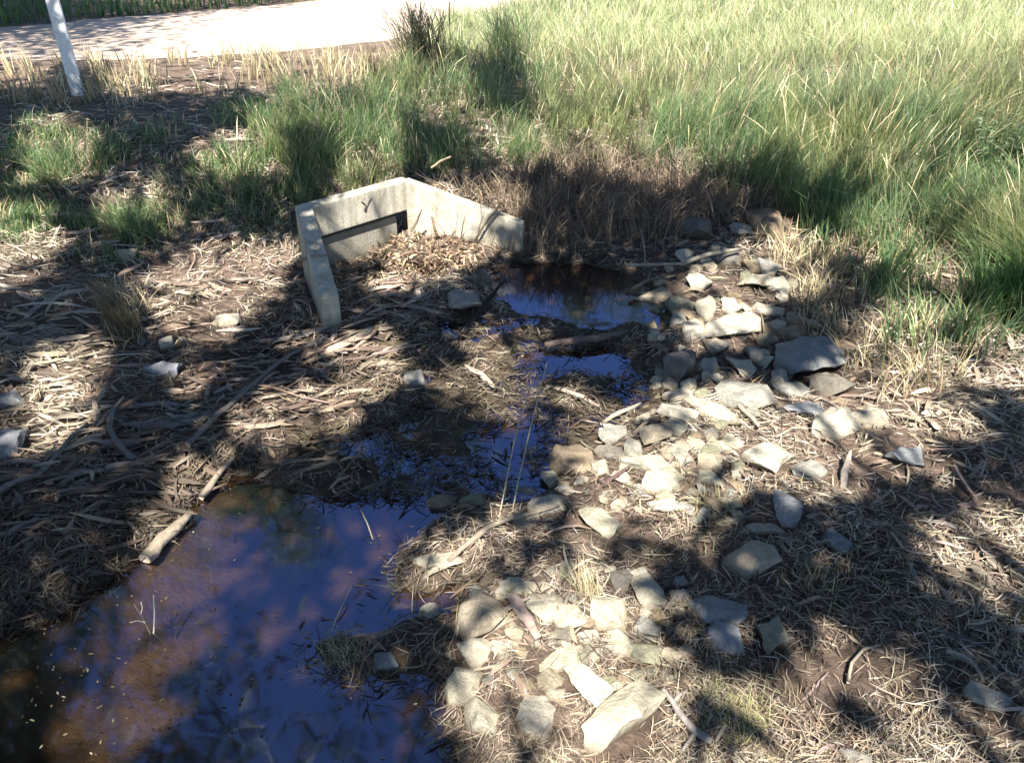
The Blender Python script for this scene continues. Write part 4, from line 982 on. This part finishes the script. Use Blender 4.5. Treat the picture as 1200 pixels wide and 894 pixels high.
pr = np.min([shade(qx + a, qy + b, np.maximum(qz, 0)) for a, b in ((0, 0), (.06, 0), (-.06, 0), (0, .07), (0, -.07))], 0) * 1.; pr = dapple(qx, qy, pr) * ss(8.8, 7.6, qy); k = rng.random(nL) < pr
qx, qy, qz = qx[k], qy[k], qz[k]; T = rng.uniform(4.3, 6.2, len(qx)) + .5 * (fbm(qx, qy, 1.) - .5)
LP = np.stack([qx, qy, qz], -1) + S[None] * T[:, None]  # leaves hung along the sun ray to shape the shade on the ground
TR = [(-3.3, -4.6, 'tall unseen gum tree with leafy crown shaped to shade the left bank'), (3.2, -5.2, 'tall unseen gum tree with leafy crown shaped to shade the right bank')]
for ti, (tx, ty, lb) in enumerate(TR):
    sel = LP[:, 0] < 0 if ti == 0 else LP[:, 0] >= 0
    P = LP[sel]; tz = float(hfun(np.array([tx]), np.array([ty]))[0]) - .1
    root = empty('shade_tree', (tx, ty, tz)); tag(root, lb, 'tree'); o0 = np.array([tx, ty, tz])
    n = len(P); V, Q, c = leafset(P - o0, rng.uniform(.10, .19, n), rng.uniform(.017, .030, n), LEAFC, [2, 2, 1])
    link('crown', npmesh('crown', V, Q, c), m_leaf, root)
    tr_, tube0 = limb((0, 0, 0), (.2 * (1 if ti == 0 else -1), 1.0, 4.2), .20, .11, 10, .03, sides=12)
    link('trunk', quads_to_mesh('trunk', [tube0]), m_bark, root)
    cen = P[rng.choice(n, 22, replace=False)] - o0; limbs = []
    for cxyz in cen:
        best = None
        for _ in range(14):
            s0 = tr_[random.randint(6, 9)]; Pm, tb = limb(s0, Vector(P[rng.integers(0, n)] - o0), .04, .008, 9, .10)
            A_ = np.array([tuple(p) for p in Pm]) + o0; A_ = A_[3:] - S[None] * (A_[3:, 2:] / S[2]); sc0 = shade(A_[:, 0], A_[:, 1], A_[:, 2]).mean()
            if best is None or sc0 > best[0]: best = (sc0, Pm, tb)
        _, Pm, tb = best; limbs.append(tb)
        for _ in range(3):
            j = random.randint(4, 8); e = P[rng.integers(0, n)] - o0; e = Vector(e); v = e - Pm[j]
            if v.length > 1.3: v = v.normalized() * 1.3
            limbs.append(limb(Pm[j], Pm[j] + v, .009, .003, 5, .1, sides=5)[1])
    link('limbs', quads_to_mesh('limbs', limbs), m_bark, root)

# trees beyond the road and at the left: seen mirrored in the pool and as the edge of shade
def far_tree(x, y, h_, spread, nl, lb, seed, cat='tree', low=.45, name='gum_tree'):
    random.seed(seed); root = empty(name, (x, y, ZR - .05)); tag(root, lb, cat)
    tr_, tb = limb((0, 0, 0), (random.uniform(-.6, .6), random.uniform(-.4, .4), h_ * .7), .02 * h_ + .03, .008 * h_, 9, .04, sides=10)
    link('trunk', quads_to_mesh('trunk', [tb]), m_bark, root); limbs = []; P = []
    for i in range(16):
        s0 = tr_[random.randint(4, 8)]; a = random.uniform(0, 6.28); r = spread * random.uniform(.3, 1)
        e = Vector((math.cos(a) * r, math.sin(a) * r, h_ * random.uniform(low, 1.))); Pm, t1 = limb(s0, e, .006 * h_, .0015 * h_, 8, .1); limbs.append(t1)
        for j in range(5):
            q = Pm[random.randint(3, 7)]; e2 = q + Vector((random.uniform(-1, 1), random.uniform(-1, 1), random.uniform(-.6, .7))) * spread * .3
            limbs.append(limb(q, e2, .003 * h_, .001 * h_, 5, .1, sides=5)[1])
            m = nl // 80; P.append(np.array(e2) + rng.normal(0, 1, (m, 3)) * np.array([.13, .13, .10]) * spread)
    link('limbs', quads_to_mesh('limbs', limbs), m_bark, root)
    P = np.concatenate(P); n = len(P); sc_ = .014 * h_ / 10 + .016
    V, Q, c = leafset(P, rng.uniform(3, 6, n) * sc_ * 1.2, rng.uniform(.6, 1.1, n) * sc_ * 1.3, [(.06, .11, .045), (.10, .15, .06), (.04, .08, .035)], [2, 2, 1])
    link('crown', npmesh('crown', V, Q, c), m_leaf, root)
far_tree(-8.8, 6.6, 13, 4.4, 40000, 'spreading gum tree beside the left end of the gravel road', 21, low=.35)
far_tree(-5.8, 18.5, 13, 3.6, 22000, 'tall gum tree across the road behind the marker post', 22)
far_tree(7.6, 19.5, 10, 3.2, 18000, 'shorter gum tree across the road at the right', 23)
far_tree(2.9, 21.5, 8.5, 1.8, 9000, 'slender sparse gum tree across the road', 24)
far_tree(-13, 14, 12, 4.5, 26000, 'broad gum tree across the road at the far left', 25, low=.3)
# dark bush at the top left corner of the photo
bx, by = onz(12, 18, ZR); far_tree(float(bx) - .2, float(by) + .2, 1.5, .8, 9000, 'low dark bush across the road at the top left corner', 31, 'bush', .1, 'bush')
